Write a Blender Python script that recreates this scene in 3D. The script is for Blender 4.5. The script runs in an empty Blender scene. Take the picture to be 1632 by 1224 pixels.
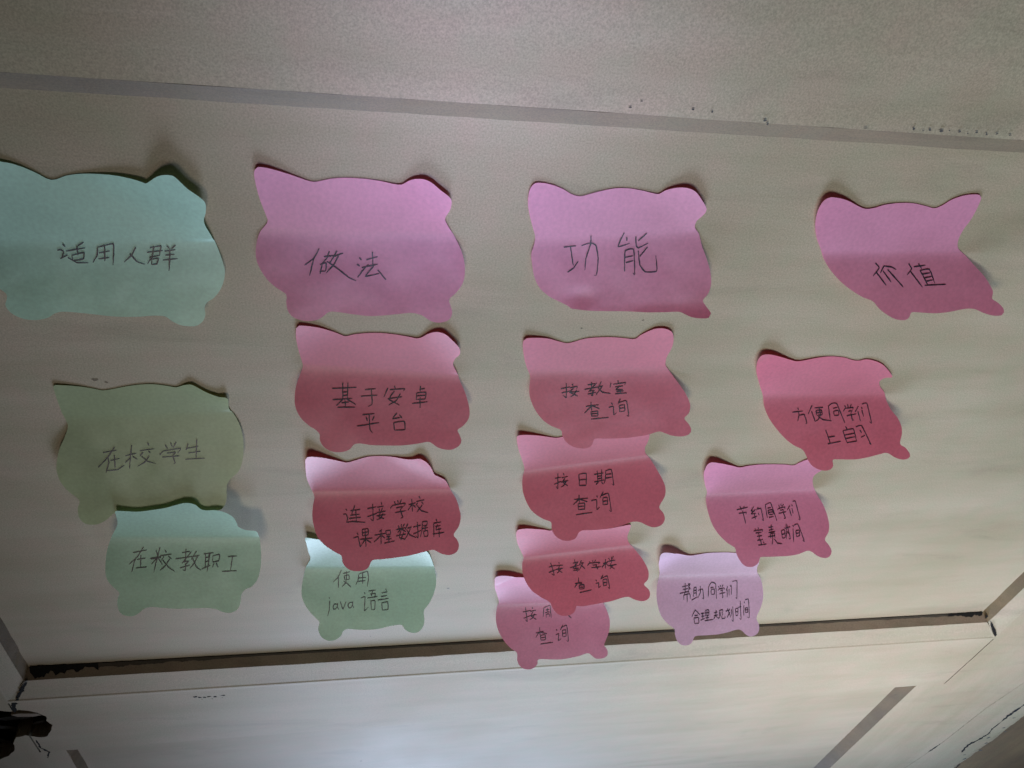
import bpy, bmesh, math, random
from mathutils import Vector, Matrix, noise
from mathutils.geometry import delaunay_2d_cdt
random.seed(7)
scene = bpy.context.scene
# ------------------------------------------------------------------ units
# Door coordinates: x to the right, d downwards from the point of the door
# opposite the lens, h out of the door towards the lens; all in millimetres.
def W(x, d, h=0.0):
    return Vector((x/1000.0, -h/1000.0, 1.5 - d/1000.0))
# ------------------------------------------------------------------ camera
cam = bpy.data.cameras.new("camera")
camo = bpy.data.objects.new("camera", cam)
scene.collection.objects.link(camo)
cam.sensor_fit = 'HORIZONTAL'; cam.sensor_width = 36.0
cam.lens = 36.0*1313.1755/1632.0
R3 = ((0.98187834, 0.00187602, 0.18950303), (-0.13529624, 0.70713423, 0.69401448), (-0.1327021, -0.70707684, 0.69457361))
def door_vec(v):    # camera-frame vector (right, down, forward) -> world
    r = [sum(R3[i][j]*v[j] for j in range(3)) for i in range(3)]
    return Vector((r[0], r[2], -r[1]))
rx, up, bk = door_vec((1, 0, 0)), door_vec((0, -1, 0)), door_vec((0, 0, -1))
M = Matrix((rx, up, bk)).transposed().to_4x4()
M.translation = W(0, 0, 250)
camo.matrix_world = M
cam.clip_start = 0.005; cam.clip_end = 50
scene.camera = camo
# ------------------------------------------------------------------ world: dim indoor room
world = bpy.data.worlds.new("World"); scene.world = world; world.use_nodes = True
wn = world.node_tree.nodes; bg = wn['Background']
bg.inputs['Color'].default_value = (1.0, 0.74, 0.55, 1); bg.inputs['Strength'].default_value = 0.004
scene.view_settings.view_transform = 'Standard'; scene.view_settings.look = 'None'
scene.view_settings.exposure = 0.0; scene.view_settings.gamma = 1.0
# ------------------------------------------------------------------ lamps: window light from below right, plus two added patch lamps
def area(name, loc, target, size, sizey, power, col, spread=180):
    l = bpy.data.lights.new(name, 'AREA'); l.shape = 'RECTANGLE'; l.size = size; l.size_y = sizey
    l.energy = power; l.color = col; l.spread = math.radians(spread)
    o = bpy.data.objects.new(name, l); scene.collection.objects.link(o)
    o.location = loc; o.rotation_euler = (Vector(target)-Vector(loc)).to_track_quat('-Z', 'Y').to_euler()
    return o
area('far_window_light', W(350, 1601, 445), W(330, 400, 0), 0.9, 0.5, 1.66, (0.62, 0.75, 1.0), 38)
area('room_window_light', W(-14, 769, 1088), W(240, 330, 0), 0.55, 0.55, 0.40, (1.0, 0.90, 0.77), 36)
area('side_window_light', W(605, 984, 1039), W(400, 420, 0), 0.6, 0.6, 0.50, (0.52, 0.82, 0.95), 36)
area('added_top_light', W(60, 360, 1050), W(40, 110, 0), 0.1, 0.1, 0.028, (0.60, 0.62, 1.0), 9)  # added narrow lamp without a known source, brightens the top centre
area('added_lower_light', W(520, 800, 1050), W(400, 560, 0), 0.3, 0.3, 0.18, (0.95, 0.88, 0.95), 18)  # also added: small lamp that lifts the lower right of the door
# ------------------------------------------------------------------ materials
def newmat(name):
    m = bpy.data.materials.new(name); m.use_nodes = True
    nt = m.node_tree
    return m, nt, nt.nodes['Principled BSDF'], nt.nodes['Material Output']
def painted(name, base, dark, rough=0.58, mottle=0.5, bump=0.09, streak=True):
    m, nt, p, out = newmat(name)
    N, L = nt.nodes.new, nt.links.new
    tc = N('ShaderNodeTexCoord')
    mp = N('ShaderNodeMapping'); mp.inputs['Scale'].default_value = (6, 30, 42) if streak == 'h' else (42, 30, 6) if streak == 'v' else (14, 14, 14)
    L(tc.outputs['Object'], mp.inputs['Vector'])
    n1 = N('ShaderNodeTexNoise'); n1.inputs['Scale'].default_value = 1.0; n1.inputs['Detail'].default_value = 6; n1.inputs['Roughness'].default_value = .6
    L(mp.outputs['Vector'], n1.inputs['Vector'])
    n2 = N('ShaderNodeTexNoise'); n2.inputs['Scale'].default_value = 9.0; n2.inputs['Detail'].default_value = 5
    L(tc.outputs['Object'], n2.inputs['Vector'])
    mul = N('ShaderNodeMath'); mul.operation = 'MULTIPLY'
    L(n1.outputs['Fac'], mul.inputs[0]); L(n2.outputs['Fac'], mul.inputs[1])
    rmp = N('ShaderNodeValToRGB')
    rmp.color_ramp.elements[0].position = .12; rmp.color_ramp.elements[0].color = (*dark, 1)
    rmp.color_ramp.elements[1].position = .36; rmp.color_ramp.elements[1].color = (*base, 1)
    L(mul.outputs[0], rmp.inputs['Fac'])
    n5 = N('ShaderNodeTexNoise'); n5.inputs['Scale'].default_value = 1500; n5.inputs['Detail'].default_value = 2; n5.inputs['Roughness'].default_value = .7
    L(tc.outputs['Object'], n5.inputs['Vector'])
    n6 = N('ShaderNodeTexNoise'); n6.inputs['Scale'].default_value = 75; n6.inputs['Detail'].default_value = 4
    L(tc.outputs['Object'], n6.inputs['Vector'])
    s5 = N('ShaderNodeMapRange'); s5.inputs['From Min'].default_value = .3; s5.inputs['From Max'].default_value = .7; s5.inputs['To Min'].default_value = .80; s5.inputs['To Max'].default_value = 1.20
    L(n5.outputs['Fac'], s5.inputs['Value'])
    # faint uneven tint of old paint: pinkish here, greenish there
    t6 = N('ShaderNodeValToRGB'); t6.color_ramp.elements[0].position = .35; t6.color_ramp.elements[0].color = (1.035, .98, .98, 1)
    t6.color_ramp.elements[1].position = .65; t6.color_ramp.elements[1].color = (.965, 1.0, .965, 1)
    L(n6.outputs['Fac'], t6.inputs['Fac'])
    v1 = N('ShaderNodeVectorMath'); v1.operation = 'MULTIPLY'; L(rmp.outputs['Color'], v1.inputs[0]); L(t6.outputs['Color'], v1.inputs[1])
    # wipe marks and faint handling stains
    mp7 = N('ShaderNodeMapping'); mp7.inputs['Rotation'].default_value = (0, .5, 0); mp7.inputs['Scale'].default_value = (9, 9, 38)
    L(tc.outputs['Object'], mp7.inputs['Vector'])
    n7 = N('ShaderNodeTexNoise'); n7.inputs['Scale'].default_value = 1.0; n7.inputs['Detail'].default_value = 8; n7.inputs['Roughness'].default_value = .65; n7.inputs['Distortion'].default_value = .6
    L(mp7.outputs['Vector'], n7.inputs['Vector'])
    r7 = N('ShaderNodeMapRange'); r7.inputs['From Min'].default_value = .56; r7.inputs['From Max'].default_value = .70; r7.inputs['To Min'].default_value = 1.0; r7.inputs['To Max'].default_value = .86
    L(n7.outputs['Fac'], r7.inputs['Value'])
    v7 = N('ShaderNodeVectorMath'); v7.operation = 'SCALE'; L(v1.outputs['Vector'], v7.inputs[0]); L(r7.outputs['Result'], v7.inputs['Scale'])
    v2 = N('ShaderNodeVectorMath'); v2.operation = 'SCALE'; L(v7.outputs['Vector'], v2.inputs[0]); L(s5.outputs['Result'], v2.inputs['Scale'])
    L(v2.outputs['Vector'], p.inputs['Base Color'])
    p.inputs['Roughness'].default_value = rough
    # brush marks and fine orange-peel
    mp2 = N('ShaderNodeMapping'); mp2.inputs['Scale'].default_value = (12, 60, 420) if streak == 'h' else (420, 60, 12) if streak == 'v' else (160, 160, 160)
    L(tc.outputs['Object'], mp2.inputs['Vector'])
    n3 = N('ShaderNodeTexNoise'); n3.inputs['Scale'].default_value = 1.0; n3.inputs['Detail'].default_value = 4
    L(mp2.outputs['Vector'], n3.inputs['Vector'])
    n4 = N('ShaderNodeTexNoise'); n4.inputs['Scale'].default_value = 900; n4.inputs['Detail'].default_value = 2
    L(tc.outputs['Object'], n4.inputs['Vector'])
    add = N('ShaderNodeMath'); add.operation = 'MULTIPLY_ADD'; add.inputs[1].default_value = .35
    L(n4.outputs['Fac'], add.inputs[0]); L(n3.outputs['Fac'], add.inputs[2])
    bm = N('ShaderNodeBump'); bm.inputs['Strength'].default_value = bump; bm.inputs['Distance'].default_value = .0006
    L(add.outputs[0], bm.inputs['Height']); L(bm.outputs['Normal'], p.inputs['Normal'])
    rr = N('ShaderNodeMapRange'); rr.inputs['To Min'].default_value = rough-.08; rr.inputs['To Max'].default_value = rough+.12
    L(n2.outputs['Fac'], rr.inputs['Value']); L(rr.outputs['Result'], p.inputs['Roughness'])
    return m
CREAM = (.515, .425, .315); CREAM_D = (.40, .33, .22)
paint_h = painted('cream_gloss_paint', CREAM, CREAM_D, streak='h')
paint_v = painted('cream_gloss_paint_upright', CREAM, CREAM_D, streak='v')
tan_paint = painted('tan_edge_paint', (.30, .22, .145), (.16, .115, .07), rough=.6, streak=False, bump=.4)  # darker tan than the cream: lower slope, some splinters, hairline joints
taupe = painted('taupe_edge_paint', (.22, .165, .10), (.14, .105, .065), rough=.5, streak='h', bump=.2)  # darker taupe for the top slope and a few chips
speck = painted('grey_speck', (.13, .12, .12), (.06, .055, .055), rough=.8, streak=False)
grime_brown = painted('dark_brown_grime', (.075, .055, .035), (.025, .02, .014), rough=.85, streak=False, bump=.5)
brown_side = painted('brown_side_paint', (.24, .165, .075), (.11, .075, .035), rough=.7, streak=False, bump=.4)  # darker brown than the cream, for the side slopes
dark = painted('black_grime', (.022, .020, .018), (.008, .007, .006), rough=.8, streak=False, bump=.5)
brown = painted('bare_brown_wood', (.28, .17, .07), (.15, .085, .035), rough=.65, streak='v', bump=.4)
rawwood = painted('dark_splintered_wood', (.035, .027, .018), (.008, .006, .004), rough=.9, streak=False, bump=1.0)
scuffm = painted('blue_black_scuff', (.03, .033, .042), (.012, .013, .015), rough=.7, streak=False)
for m_ in (dark, rawwood, scuffm): m_.node_tree.nodes['Principled BSDF'].inputs['Specular IOR Level'].default_value = .08
def paper(name, col, trans):
    m, nt, p, out = newmat(name)
    N, L = nt.nodes.new, nt.links.new
    tc = N('ShaderNodeTexCoord')
    n = N('ShaderNodeTexNoise'); n.inputs['Scale'].default_value = 700; n.inputs['Detail'].default_value = 4
    L(tc.outputs['Object'], n.inputs['Vector'])
    n2 = N('ShaderNodeTexNoise'); n2.inputs['Scale'].default_value = 45; n2.inputs['Detail'].default_value = 3
    L(tc.outputs['Object'], n2.inputs['Vector'])
    mx = N('ShaderNodeMath'); mx.operation = 'ADD'; L(n.outputs['Fac'], mx.inputs[0]); L(n2.outputs['Fac'], mx.inputs[1])
    mr = N('ShaderNodeMapRange'); mr.inputs['From Min'].default_value = .6; mr.inputs['From Max'].default_value = 1.4
    mr.inputs['To Min'].default_value = .84; mr.inputs['To Max'].default_value = 1.13
    L(mx.outputs[0], mr.inputs['Value'])
    vm = N('ShaderNodeVectorMath'); vm.operation = 'SCALE'; vm.inputs[0].default_value = col; L(mr.outputs['Result'], vm.inputs['Scale'])
    L(vm.outputs['Vector'], p.inputs['Base Color'])
    p.inputs['Roughness'].default_value = .42
    p.inputs['Specular IOR Level'].default_value = .7
    b = N('ShaderNodeBump'); b.inputs['Strength'].default_value = .25; b.inputs['Distance'].default_value = .0001
    L(mx.outputs[0], b.inputs['Height']); L(b.outputs['Normal'], p.inputs['Normal'])
    t = N('ShaderNodeBsdfTranslucent'); t.inputs['Color'].default_value = (*trans, 1)
    ms = N('ShaderNodeMixShader'); ms.inputs['Fac'].default_value = .22
    L(p.outputs[0], ms.inputs[1]); L(t.outputs[0], ms.inputs[2]); L(ms.outputs[0], out.inputs['Surface'])
    return m
pink = paper('pink_paper', (.95, .375, .60), (.80, .11, .17))
pale = paper('pale_lilac_pink_paper', (.97, .69, .95), (.80, .35, .50))
rose = paper('rose_pink_paper', (.93, .255, .38), (.80, .09, .12))
olive = paper('olive_shaded_green_paper', (.46, .54, .30), (.36, .40, .14))  # olive green, with the shade on this note put into its colour
green = paper('mint_green_paper', (.62, .95, .79), (.42, .62, .32))
def inkmat(name, c):
    m, nt, p, out = newmat(name)
    N, L = nt.nodes.new, nt.links.new
    tc = N('ShaderNodeTexCoord'); n = N('ShaderNodeTexNoise'); n.inputs['Scale'].default_value = 500
    L(tc.outputs['Object'], n.inputs['Vector'])
    r = N('ShaderNodeValToRGB'); r.color_ramp.elements[0].color = (*c, 1)
    r.color_ramp.elements[1].color = (c[0]*2.2+.01, c[1]*2.2+.01, c[2]*2.2+.015, 1)
    r.color_ramp.elements[0].position = .4; r.color_ramp.elements[1].position = .65
    L(n.outputs['Fac'], r.inputs['Fac']); L(r.outputs['Color'], p.inputs['Base Color'])
    p.inputs['Roughness'].default_value = .4
    return m
ink = inkmat('black_pen_ink', (.026, .02, .034))
# ------------------------------------------------------------------ helpers
def link(name, me, mat, parent=None):
    o = bpy.data.objects.new(name, me); scene.collection.objects.link(o)
    if mat: me.materials.append(mat)
    if parent:
        o.parent = parent; o.matrix_parent_inverse = Matrix.Translation(-parent.location)
    return o
def mesh_from(bm, name):
    me = bpy.data.meshes.new(name); bm.to_mesh(me); bm.free(); return me
def empty(name, loc, label, cat, **kw):
    o = bpy.data.objects.new(name, None); scene.collection.objects.link(o); o.location = loc
    o.empty_display_size = .02
    o['label'] = label; o['category'] = cat; o['kind'] = 'thing'
    for k, v in kw.items(): o[k] = v
    return o
def solid(name, poly, h0, h1, mat, parent, bevel=0.0, label=None):
    """prism: polygon in (x, d) millimetres from height h0 (back) to h1 (face)"""
    bm = bmesh.new()
    a = [bm.verts.new(W(x, d, h1)) for x, d in poly]; b = [bm.verts.new(W(x, d, h0)) for x, d in poly]
    bm.faces.new(a); bm.faces.new(b[::-1])
    n = len(poly)
    for i in range(n): bm.faces.new((a[i], b[i], b[(i+1) % n], a[(i+1) % n]))
    bmesh.ops.recalc_face_normals(bm, faces=bm.faces)
    if bevel: bmesh.ops.bevel(bm, geom=[e for e in bm.edges], offset=bevel/1000, segments=3, affect='EDGES', profile=.5)
    o = link(name, mesh_from(bm, name), mat, parent)
    if label: o['label'] = label
    return o
def hexa(name, pts, mat, parent, subdivide=0, rough=0.0, label=None):
    """a bar: two end sections (lists of (x,d,h)), joined; rough = worn edge wobble in mm"""
    A, B = pts; n = len(A)
    k = max(1, subdivide)
    bm = bmesh.new(); rings = []
    for i in range(k+1):
        f = i/k; ring = []
        for j, (p, q) in enumerate(zip(A, B)):
            v = [p[c]*(1-f)+q[c]*f for c in range(3)]
            if rough:
                nz = noise.noise(Vector((v[0]*.09, v[1]*.09, j*3.1)))+.5*noise.noise(Vector((v[0]*.35, v[1]*.35, j*5.7)))
                v[2] += rough*nz*.35
                if abs(q[0]-p[0]) > abs(q[1]-p[1]): v[1] += rough*nz
                else: v[0] += rough*nz
            ring.append(bm.verts.new(W(*v)))
        rings.append(ring)
    for r0, r1 in zip(rings, rings[1:]):
        for j in range(n): bm.faces.new((r0[j], r0[(j+1) % n], r1[(j+1) % n], r1[j]))
    bm.faces.new(rings[0][::-1]); bm.faces.new(rings[-1])
    bmesh.ops.recalc_face_normals(bm, faces=bm.faces)
    for f in bm.faces: f.smooth = False
    o = link(name, mesh_from(bm, name), mat, parent)
    if label: o['label'] = label
    return o
# ------------------------------------------------------------------ the door
PX0, PX1, PD0, PD1 = -182, 443.5, 127, 479.7      # middle panel
FH = 5.0                                          # frame stands proud of the panels
BH = 6.6                                          # height past the soft bead
door = empty('panelled_door', W(150, 1500, 0), 'old cream painted panel door covered with the pig shaped sticky notes', 'door')
LX0, LX1, LD0 = -181.5, 434, 583                 # lower panel
gap = .5
JL, JR = -199.0, 467.0                           # joints between rails and stiles
# panels
solid('panel', [(PX0-14, PD0-14), (PX1+14, PD0-14), (PX1+14, PD1+14), (PX0-14, PD1+14)], -9, 0, paint_h, door, label='wide middle panel of the door behind the sticky notes')
solid('panel', [(LX0-14, LD0-20), (LX1+14, LD0-20), (LX1+14, 1300), (LX0-14, 1300)], -9, 0, paint_h, door, label='lower panel of the door below the cross rail')
solid('door_core', [(-500, -400), (545, -400), (545, 1400), (-500, 1400)], -24, -9.3, dark, door)
# edge slopes around the middle panel (own pieces: darker tan, brown and taupe)
def slope(xa, da, xb, db, ia, ib, mat, lab, h_out=FH, wear=.6, n=60, panel='h'):
    A = [(xa[0], da[0], -.6), (xa[0], da[0], 0.02), (xa[1], da[1], h_out), (xa[1], da[1], -.6)]
    B = [(xb[0], db[0], -.6), (xb[0], db[0], 0.02), (xb[1], db[1], h_out), (xb[1], db[1], -.6)]
    return hexa('edge_slope', (A, B), mat, door, subdivide=n, rough=wear, label=lab)
cL, cR, cT, cB = 3.2, 5.0, 7.4, 6.4              # run of the slopes
slope((PX0, PX0-cL), (PD1, PD1+cB), (PX1, PX1+cR), (PD1, PD1+cB), 0, 0, tan_paint, 'tan edge under the middle panel, chipped', wear=.75)
slope((PX0, PX0-cL), (PD0, PD0-cT), (PX1, PX1+cR), (PD0, PD0-cT), 0, 0, taupe, 'taupe edge along the top of the middle panel', wear=.25)
slope((PX0, PX0-cL), (PD0, PD0-cT), (PX0, PX0-cL), (PD1, PD1+cB), 0, 0, brown_side, 'tan edge at the left of the middle panel')
slope((PX1, PX1+cR), (PD0, PD0-cT), (PX1, PX1+cR), (PD1, PD1+cB), 0, 0, brown_side, 'tan edge at the right of the middle panel', wear=.7)
slope((LX0, LX0-2.2), (LD0, LD0-1.0), (LX0, LX0-2.2), (1300, 1300), 0, 0, brown_side, 'tan edge at the left of the lower panel', h_out=BH-.05)
slope((LX1, LX1+7.5), (LD0, LD0-1.0), (LX1, LX1+7.5), (1300, 1300), 0, 0, brown_side, 'tan edge at the right of the lower panel', h_out=BH-.05, wear=.3)
# a frame member: cross-section points (offset from the panel edge, height) and where it starts and ends at each
def member(name, sec, horiz, mat, label, n=40, wear=.18):
    """sec: list of (across, start, end, h); closed at the back"""
    bm = bmesh.new(); rows = []
    for (a, s, e, h) in sec:
        row = []
        for i in range(n+1):
            f = i/n; p = s*(1-f)+e*f
            nz = noise.noise(Vector((p*.02, a*.05, 1.7)))*(wear if a < LD0-5 or not horiz else 0)
            row.append(bm.verts.new(W(p, a+nz, h) if horiz else W(a+nz, p, h)))
        rows.append(row)
    for r0, r1 in zip(rows, rows[1:]):
        for i in range(n): bm.faces.new((r0[i], r0[i+1], r1[i+1], r1[i]))
    for e in (0, -1):
        vs = [r[e] for r in rows]
        try: bm.faces.new(vs)
        except Exception: pass
    r0, r1 = rows[-1], rows[0]
    for i in range(n): bm.faces.new((r0[i], r0[i+1], r1[i+1], r1[i]))
    bmesh.ops.recalc_face_normals(bm, faces=bm.faces)
    o = link(name, mesh_from(bm, name), mat, door)
    o['label'] = label
    return o
bo, bi = 27.0, 21.5
b0 = PD1+cB
rail_low = member('rail', [
    (b0, PX0-cL+gap, PX1+cR-gap, -8.5), (b0, PX0-cL+gap, PX1+cR-gap, FH),
    (b0+20, JL+gap, JR-gap, BH-.25), (b0+21.2, JL+gap, JR-gap, BH+.12), (b0+22.4, JL+gap, JR-gap, BH+.12), (b0+24.0, JL+gap, JR-gap, BH),
    (LD0-2.8, JL+gap, JR-gap, BH), (LD0-.52, JL+gap, JR-gap, BH), (LD0-.52, JL+gap, JR-gap, -8.5)],
    True, paint_h, 'cross rail between the middle and lower panels, scuffed')
t0 = PD0-cT
member('rail', [
    (t0, PX0-cL+gap, PX1+cR-gap, -8.5), (t0, PX0-cL+gap, PX1+cR-gap, FH), (t0-3, PX0-cL, PX1+cR, FH+.1),
    (t0-26, JL+gap, JR-gap, FH+.6), (-400, JL+gap, JR-gap, FH+.6), (-400, JL+gap, JR-gap, -8.5)],
    True, paint_h, 'broad upper rail above the notes')
def stile(panel_x, run, joint, outer, sgn, lp_x, lp_run, label):
    e = panel_x+sgn*run
    # part beside the middle panel, beaded and mitred
    member('stile', [(e, t0+gap, b0-gap, -8.5), (e, t0+gap, b0-gap, FH), (joint-sgn*1.5, t0-16, b0+21, BH-.2), (joint, t0-18, b0+24.0, BH), (outer, t0-18, b0+24.0, BH), (outer, t0-18, b0+24.0, -8.5)],
           False, paint_v, label+', beside the middle panel')
    member('stile', [(joint+sgn*gap, b0+24.02, LD0-.5, -8.5), (joint+sgn*gap, b0+24.02, LD0-.5, BH), (outer, b0+24.02, LD0-.5, BH), (outer, b0+24.02, LD0-.5, -8.5)],
           False, paint_v, label+', beside the cross rail', wear=0)
    el = lp_x+sgn*lp_run
    member('stile', [(el, LD0-.5, 1300, -8.5), (el, LD0-.5, 1300, BH-.02), (el+sgn*1.5, LD0-.5, 1300, BH), (outer, LD0-.5, 1300, BH), (outer, LD0-.5, 1300, -8.5)],
           False, paint_v, label+', beside the lower panel', wear=0)
stile(PX1, cR, JR, 541.5, 1, LX1, 7.5, 'right upright of the door')
stile(PX0, cL, JL, -330, -1, LX0, 2.2, 'left upright of the door')
# ------------------------------------------------------------------ broken hole at the left of the cross rail
hole = [(-262,517),(-240,519),(-226,517),(-216,519.5),(-208,518),(-201,520.5),(-196,519.5),(-191,521.5),(-187,524.5),(-183.5,531),(-185,537),(-182.8,543),(-184.5,549),(-189.5,559),(-195,559.5),(-201,555.5),(-207,557),(-211,566),(-212,575),(-218,584),(-226,590),(-240,592),(-262,593)]
def cut(o, poly):
    bm = bmesh.new()
    a = [bm.verts.new(W(x, d, 30)) for x, d in poly]; b = [bm.verts.new(W(x, d, -8.0)) for x, d in poly]
    bm.faces.new(a); bm.faces.new(b[::-1]); n = len(poly)
    for i in range(n): bm.faces.new((a[i], b[i], b[(i+1) % n], a[(i+1) % n]))
    bmesh.ops.recalc_face_normals(bm, faces=bm.faces)
    me = mesh_from(bm, 'cut'); c = bpy.data.objects.new('cut', me); scene.collection.objects.link(c)
    md = o.modifiers.new('cut', 'BOOLEAN'); md.operation = 'DIFFERENCE'; md.object = c; md.solver = 'FAST'
    bpy.context.view_layer.update()
    dg = bpy.context.evaluated_depsgraph_get()
    nm = bpy.data.meshes.new_from_object(o.evaluated_get(dg)); o.modifiers.clear(); o.data = nm
    bpy.data.objects.remove(c)
rnd = random.Random(3)
def jag(poly, a=.45):
    out = []
    for (x0, y0), (x1, y1) in zip(poly, poly[1:]+poly[:1]):
        for k in range(3):
            f = k/3; out.append((x0*(1-f)+x1*f+rnd.uniform(-a, a), y0*(1-f)+y1*f+rnd.uniform(-a, a)))
    return out
hp = jag(hole)
for o in list(scene.collection.objects):
    if o.name.startswith(('stile', 'rail')) and o.parent == door:
        xs = [v.co.x*1000 for v in o.data.vertices]
        if min(xs) < -185 and 'upper' not in o.get('label', ''):
            cut(o, hp)
# ragged wooden bottom and walls of the hole, and splinters left in it
def in_poly(x, y, poly):
    c = False; n = len(poly)
    for i in range(n):
        x0, y0 = poly[i]; x1, y1 = poly[(i+1) % n]
        if (y0 > y) != (y1 > y) and x < (x1-x0)*(y-y0)/(y1-y0)+x0: c = not c
    return c
bm = bmesh.new(); G = {}
for i in range(45):
    for j in range(38):
        x = -268+i*2.0; d = 514+j*2.15
        h = -5.5+3.2*noise.noise(Vector((x*.12, d*.25, 0)))+2.2*noise.noise(Vector((x*.5, d*.6, 4)))
        h = max(-7.6, h)
        G[i, j] = bm.verts.new(W(x, d, h))
for i in range(44):
    for j in range(37):
        c = G[i, j].co
        if in_poly(c.x*1000, (1.5-c.z)*1000, [((x+210)*1.04-210, (d-552)*1.05+552) for x, d in hole]):
            bm.faces.new((G[i, j], G[i, j+1], G[i+1, j+1], G[i+1, j]))
for v in [v for v in bm.verts if not v.link_faces]: bm.verts.remove(v)
link('hole_bottom', mesh_from(bm, 'hole_bottom'), rawwood, door)['label'] = 'dark broken wood inside the hole'
for (x, d, L_, wd, a, h) in [(-196, 534, 17, 5, .1, 3.4), (-205, 542, 22, 5.5, -.08, 1.0), (-200, 527, 14, 3.4, .15, 2.0), (-216, 552, 18, 5, .3, 1.6), (-221, 532, 22, 6, -.1, .6), (-222, 574, 16, 5, .8, .5), (-193, 549, 9, 3.2, -.5, 1.6)]:
    ca, sa = math.cos(a), math.sin(a)
    pl = [(-L_/2, -.2*wd), (-L_*.2, -wd/2), (L_*.35, -wd*.35), (L_/2, .1*wd), (L_*.2, wd*.45), (-L_*.3, wd*.4)]
    pl = [(x+ca*u-sa*v, d+sa*u+ca*v) for u, v in pl]
    solid('splinter', pl, -6, h, rawwood if h < 2 else tan_paint, door)
# crack running down from the hole, mitre cracks
def ribbon_bm(bm, pts, w, hf):
    prev = None
    for i, p in enumerate(pts):
        q0 = pts[max(0, i-1)]; q1 = pts[min(len(pts)-1, i+1)]
        dx, dy = q1[0]-q0[0], q1[1]-q0[1]; l = math.hypot(dx, dy) or 1
        nx, ny = -dy/l*w(i)/2, dx/l*w(i)/2
        a = bm.verts.new(W(p[0]+nx, p[1]+ny, hf)); b = bm.verts.new(W(p[0]-nx, p[1]-ny, hf))
        if prev: bm.faces.new((prev[0], a, b, prev[1]))
        prev = (a, b)
def crack(pts, width, h, label, mat=dark, name='crack', seed=1):
    r = random.Random(seed); P = []
    for (x0, y0), (x1, y1) in zip(pts, pts[1:]):
        n = max(2, int(math.hypot(x1-x0, y1-y0)/1.6))
        for k in range(n): f = k/n; P.append((x0*(1-f)+x1*f+r.uniform(-.25, .25), y0*(1-f)+y1*f+r.uniform(-.25, .25)))
    P.append(pts[-1]); bm = bmesh.new()
    ribbon_bm(bm, P, lambda i: width*(.4+.6*math.sin(math.pi*min(1, max(0, i/len(P)))))*r.uniform(.35, 1.6), h)
    o = link(name, mesh_from(bm, name), mat, door); o['label'] = label; return o
crack([(-196.9, 563.7), (-197.2, 575.6), (-194, 583), (-197, 592)], 1.3, BH+.05, 'short crack below the broken hole', seed=4)
crack([(-192.5, 504.5), (-196.7, 511.7), (-198.6, 522)], 2.6, BH+.06, 'crack from the left joint to the broken hole', seed=5)
# scuffs and chips
def chips(spots, h, label, mat=scuffm, seed=2, name='paint_chip'):
    r = random.Random(seed)
    for x, d, s, e in spots:
        bm = bmesh.new(); n = 9; vs = []
        for k in range(n):
            a = 2*math.pi*k/n; rr = s*r.uniform(.55, 1.2)
            vs.append(bm.verts.new(W(x+rr*e*math.cos(a), d+rr*math.sin(a), h)))
        bm.faces.new(vs[::-1])
        o = link(name, mesh_from(bm, name), mat, door)
UP = FH+.66
chips([(88.3,117.0,0.30,2.4),(91.5,114.6,0.24,2.0),(109.7,116.2,0.42,1.3),(116.6,116.6,0.36,1),(136.2,118.4,0.54,1.2),(137.6,119.6,0.42,.9)], UP, '', seed=3, mat=speck)
chips([(173.9,118.7,0.21,5),(192.2,117.9,0.48,1.4),(196.2,118.2,0.27,1.5),(198.6,117.8,0.42,1.6),(203.2,117.8,0.48,1.9),(206.2,117.5,0.30,1.2),(210.3,117.7,0.42,1.7),(213.9,118.1,0.30,1.2),(217.3,117.5,0.36,1.6),(221.5,117.9,0.36,1.3),(225.4,117.4,0.42,1.5),(231,117.6,0.36,2)], UP, '', seed=4, mat=speck)
chips([(-95.5,517.4,1.0,1.2),(-93.1,518.6,1.1,1.1),(-90.2,518.9,1.0,1.2),(-87.5,518.5,.7,1.8),(-83.9,519.0,.9,1.3),(-79.0,518.2,.7,2.6),(-92,521.4,.35,1.2),(-86,521.8,.35,1.6),(-80,521.2,.3,1.2),(6.3,641.7,.7,1),(430,597,.35,6)], BH+.06, '', seed=5)
chips([(53.7,415.6,.8,1.1),(93.1,217.0,.45,1.2),(118.6,212.0,.4,1.4),(-100.3,247.8,1.0,1.4),(-96.5,249.2,.5,1.5),(10.7,466,.5,1),(60.3,421,.35,1)], .05, '', seed=6, mat=taupe)
crack([(551.0,560.0),(547.4,592.5),(540.5,641.8),(538.8,715.7),(535,745),(531.0,773.4),(528,800),(520,860)], .7, BH+.05, 'hairline joint down the right upright of the door', mat=tan_paint, seed=8)
crack([(538.5,716),(537,727),(536,735)], 2.2, BH+.09, 'wider chipped stretch of the hairline joint', mat=scuffm, seed=18)
crack([(578.9,636),(577.4,650),(576.7,660),(577.3,672)], 3.8, BH+.07, 'black crack at the worn right edge of the door', mat=scuffm, seed=9)
crack([(577.4,672),(577.6,690),(580.8,702)], 1.5, BH+.07, 'thin crack at the worn right edge of the door', mat=scuffm, seed=10)
crack([(581.1,700),(577.9,716.2),(573.9,724.2),(574.7,734.8),(577.6,744.4)], 3.6, BH+.07, 'lower black crack at the worn right edge of the door', mat=scuffm, seed=11)
crack([(595,778),(596.2,784.8),(597,800),(600,830)], 4.5, BH+.07, 'black chip at the bottom of the worn right edge', mat=scuffm, seed=12)
crack([(592,610),(588,628),(581,637)], 1.6, BH+.07, 'chip near the top of the worn right edge', mat=scuffm, seed=13)
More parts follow.
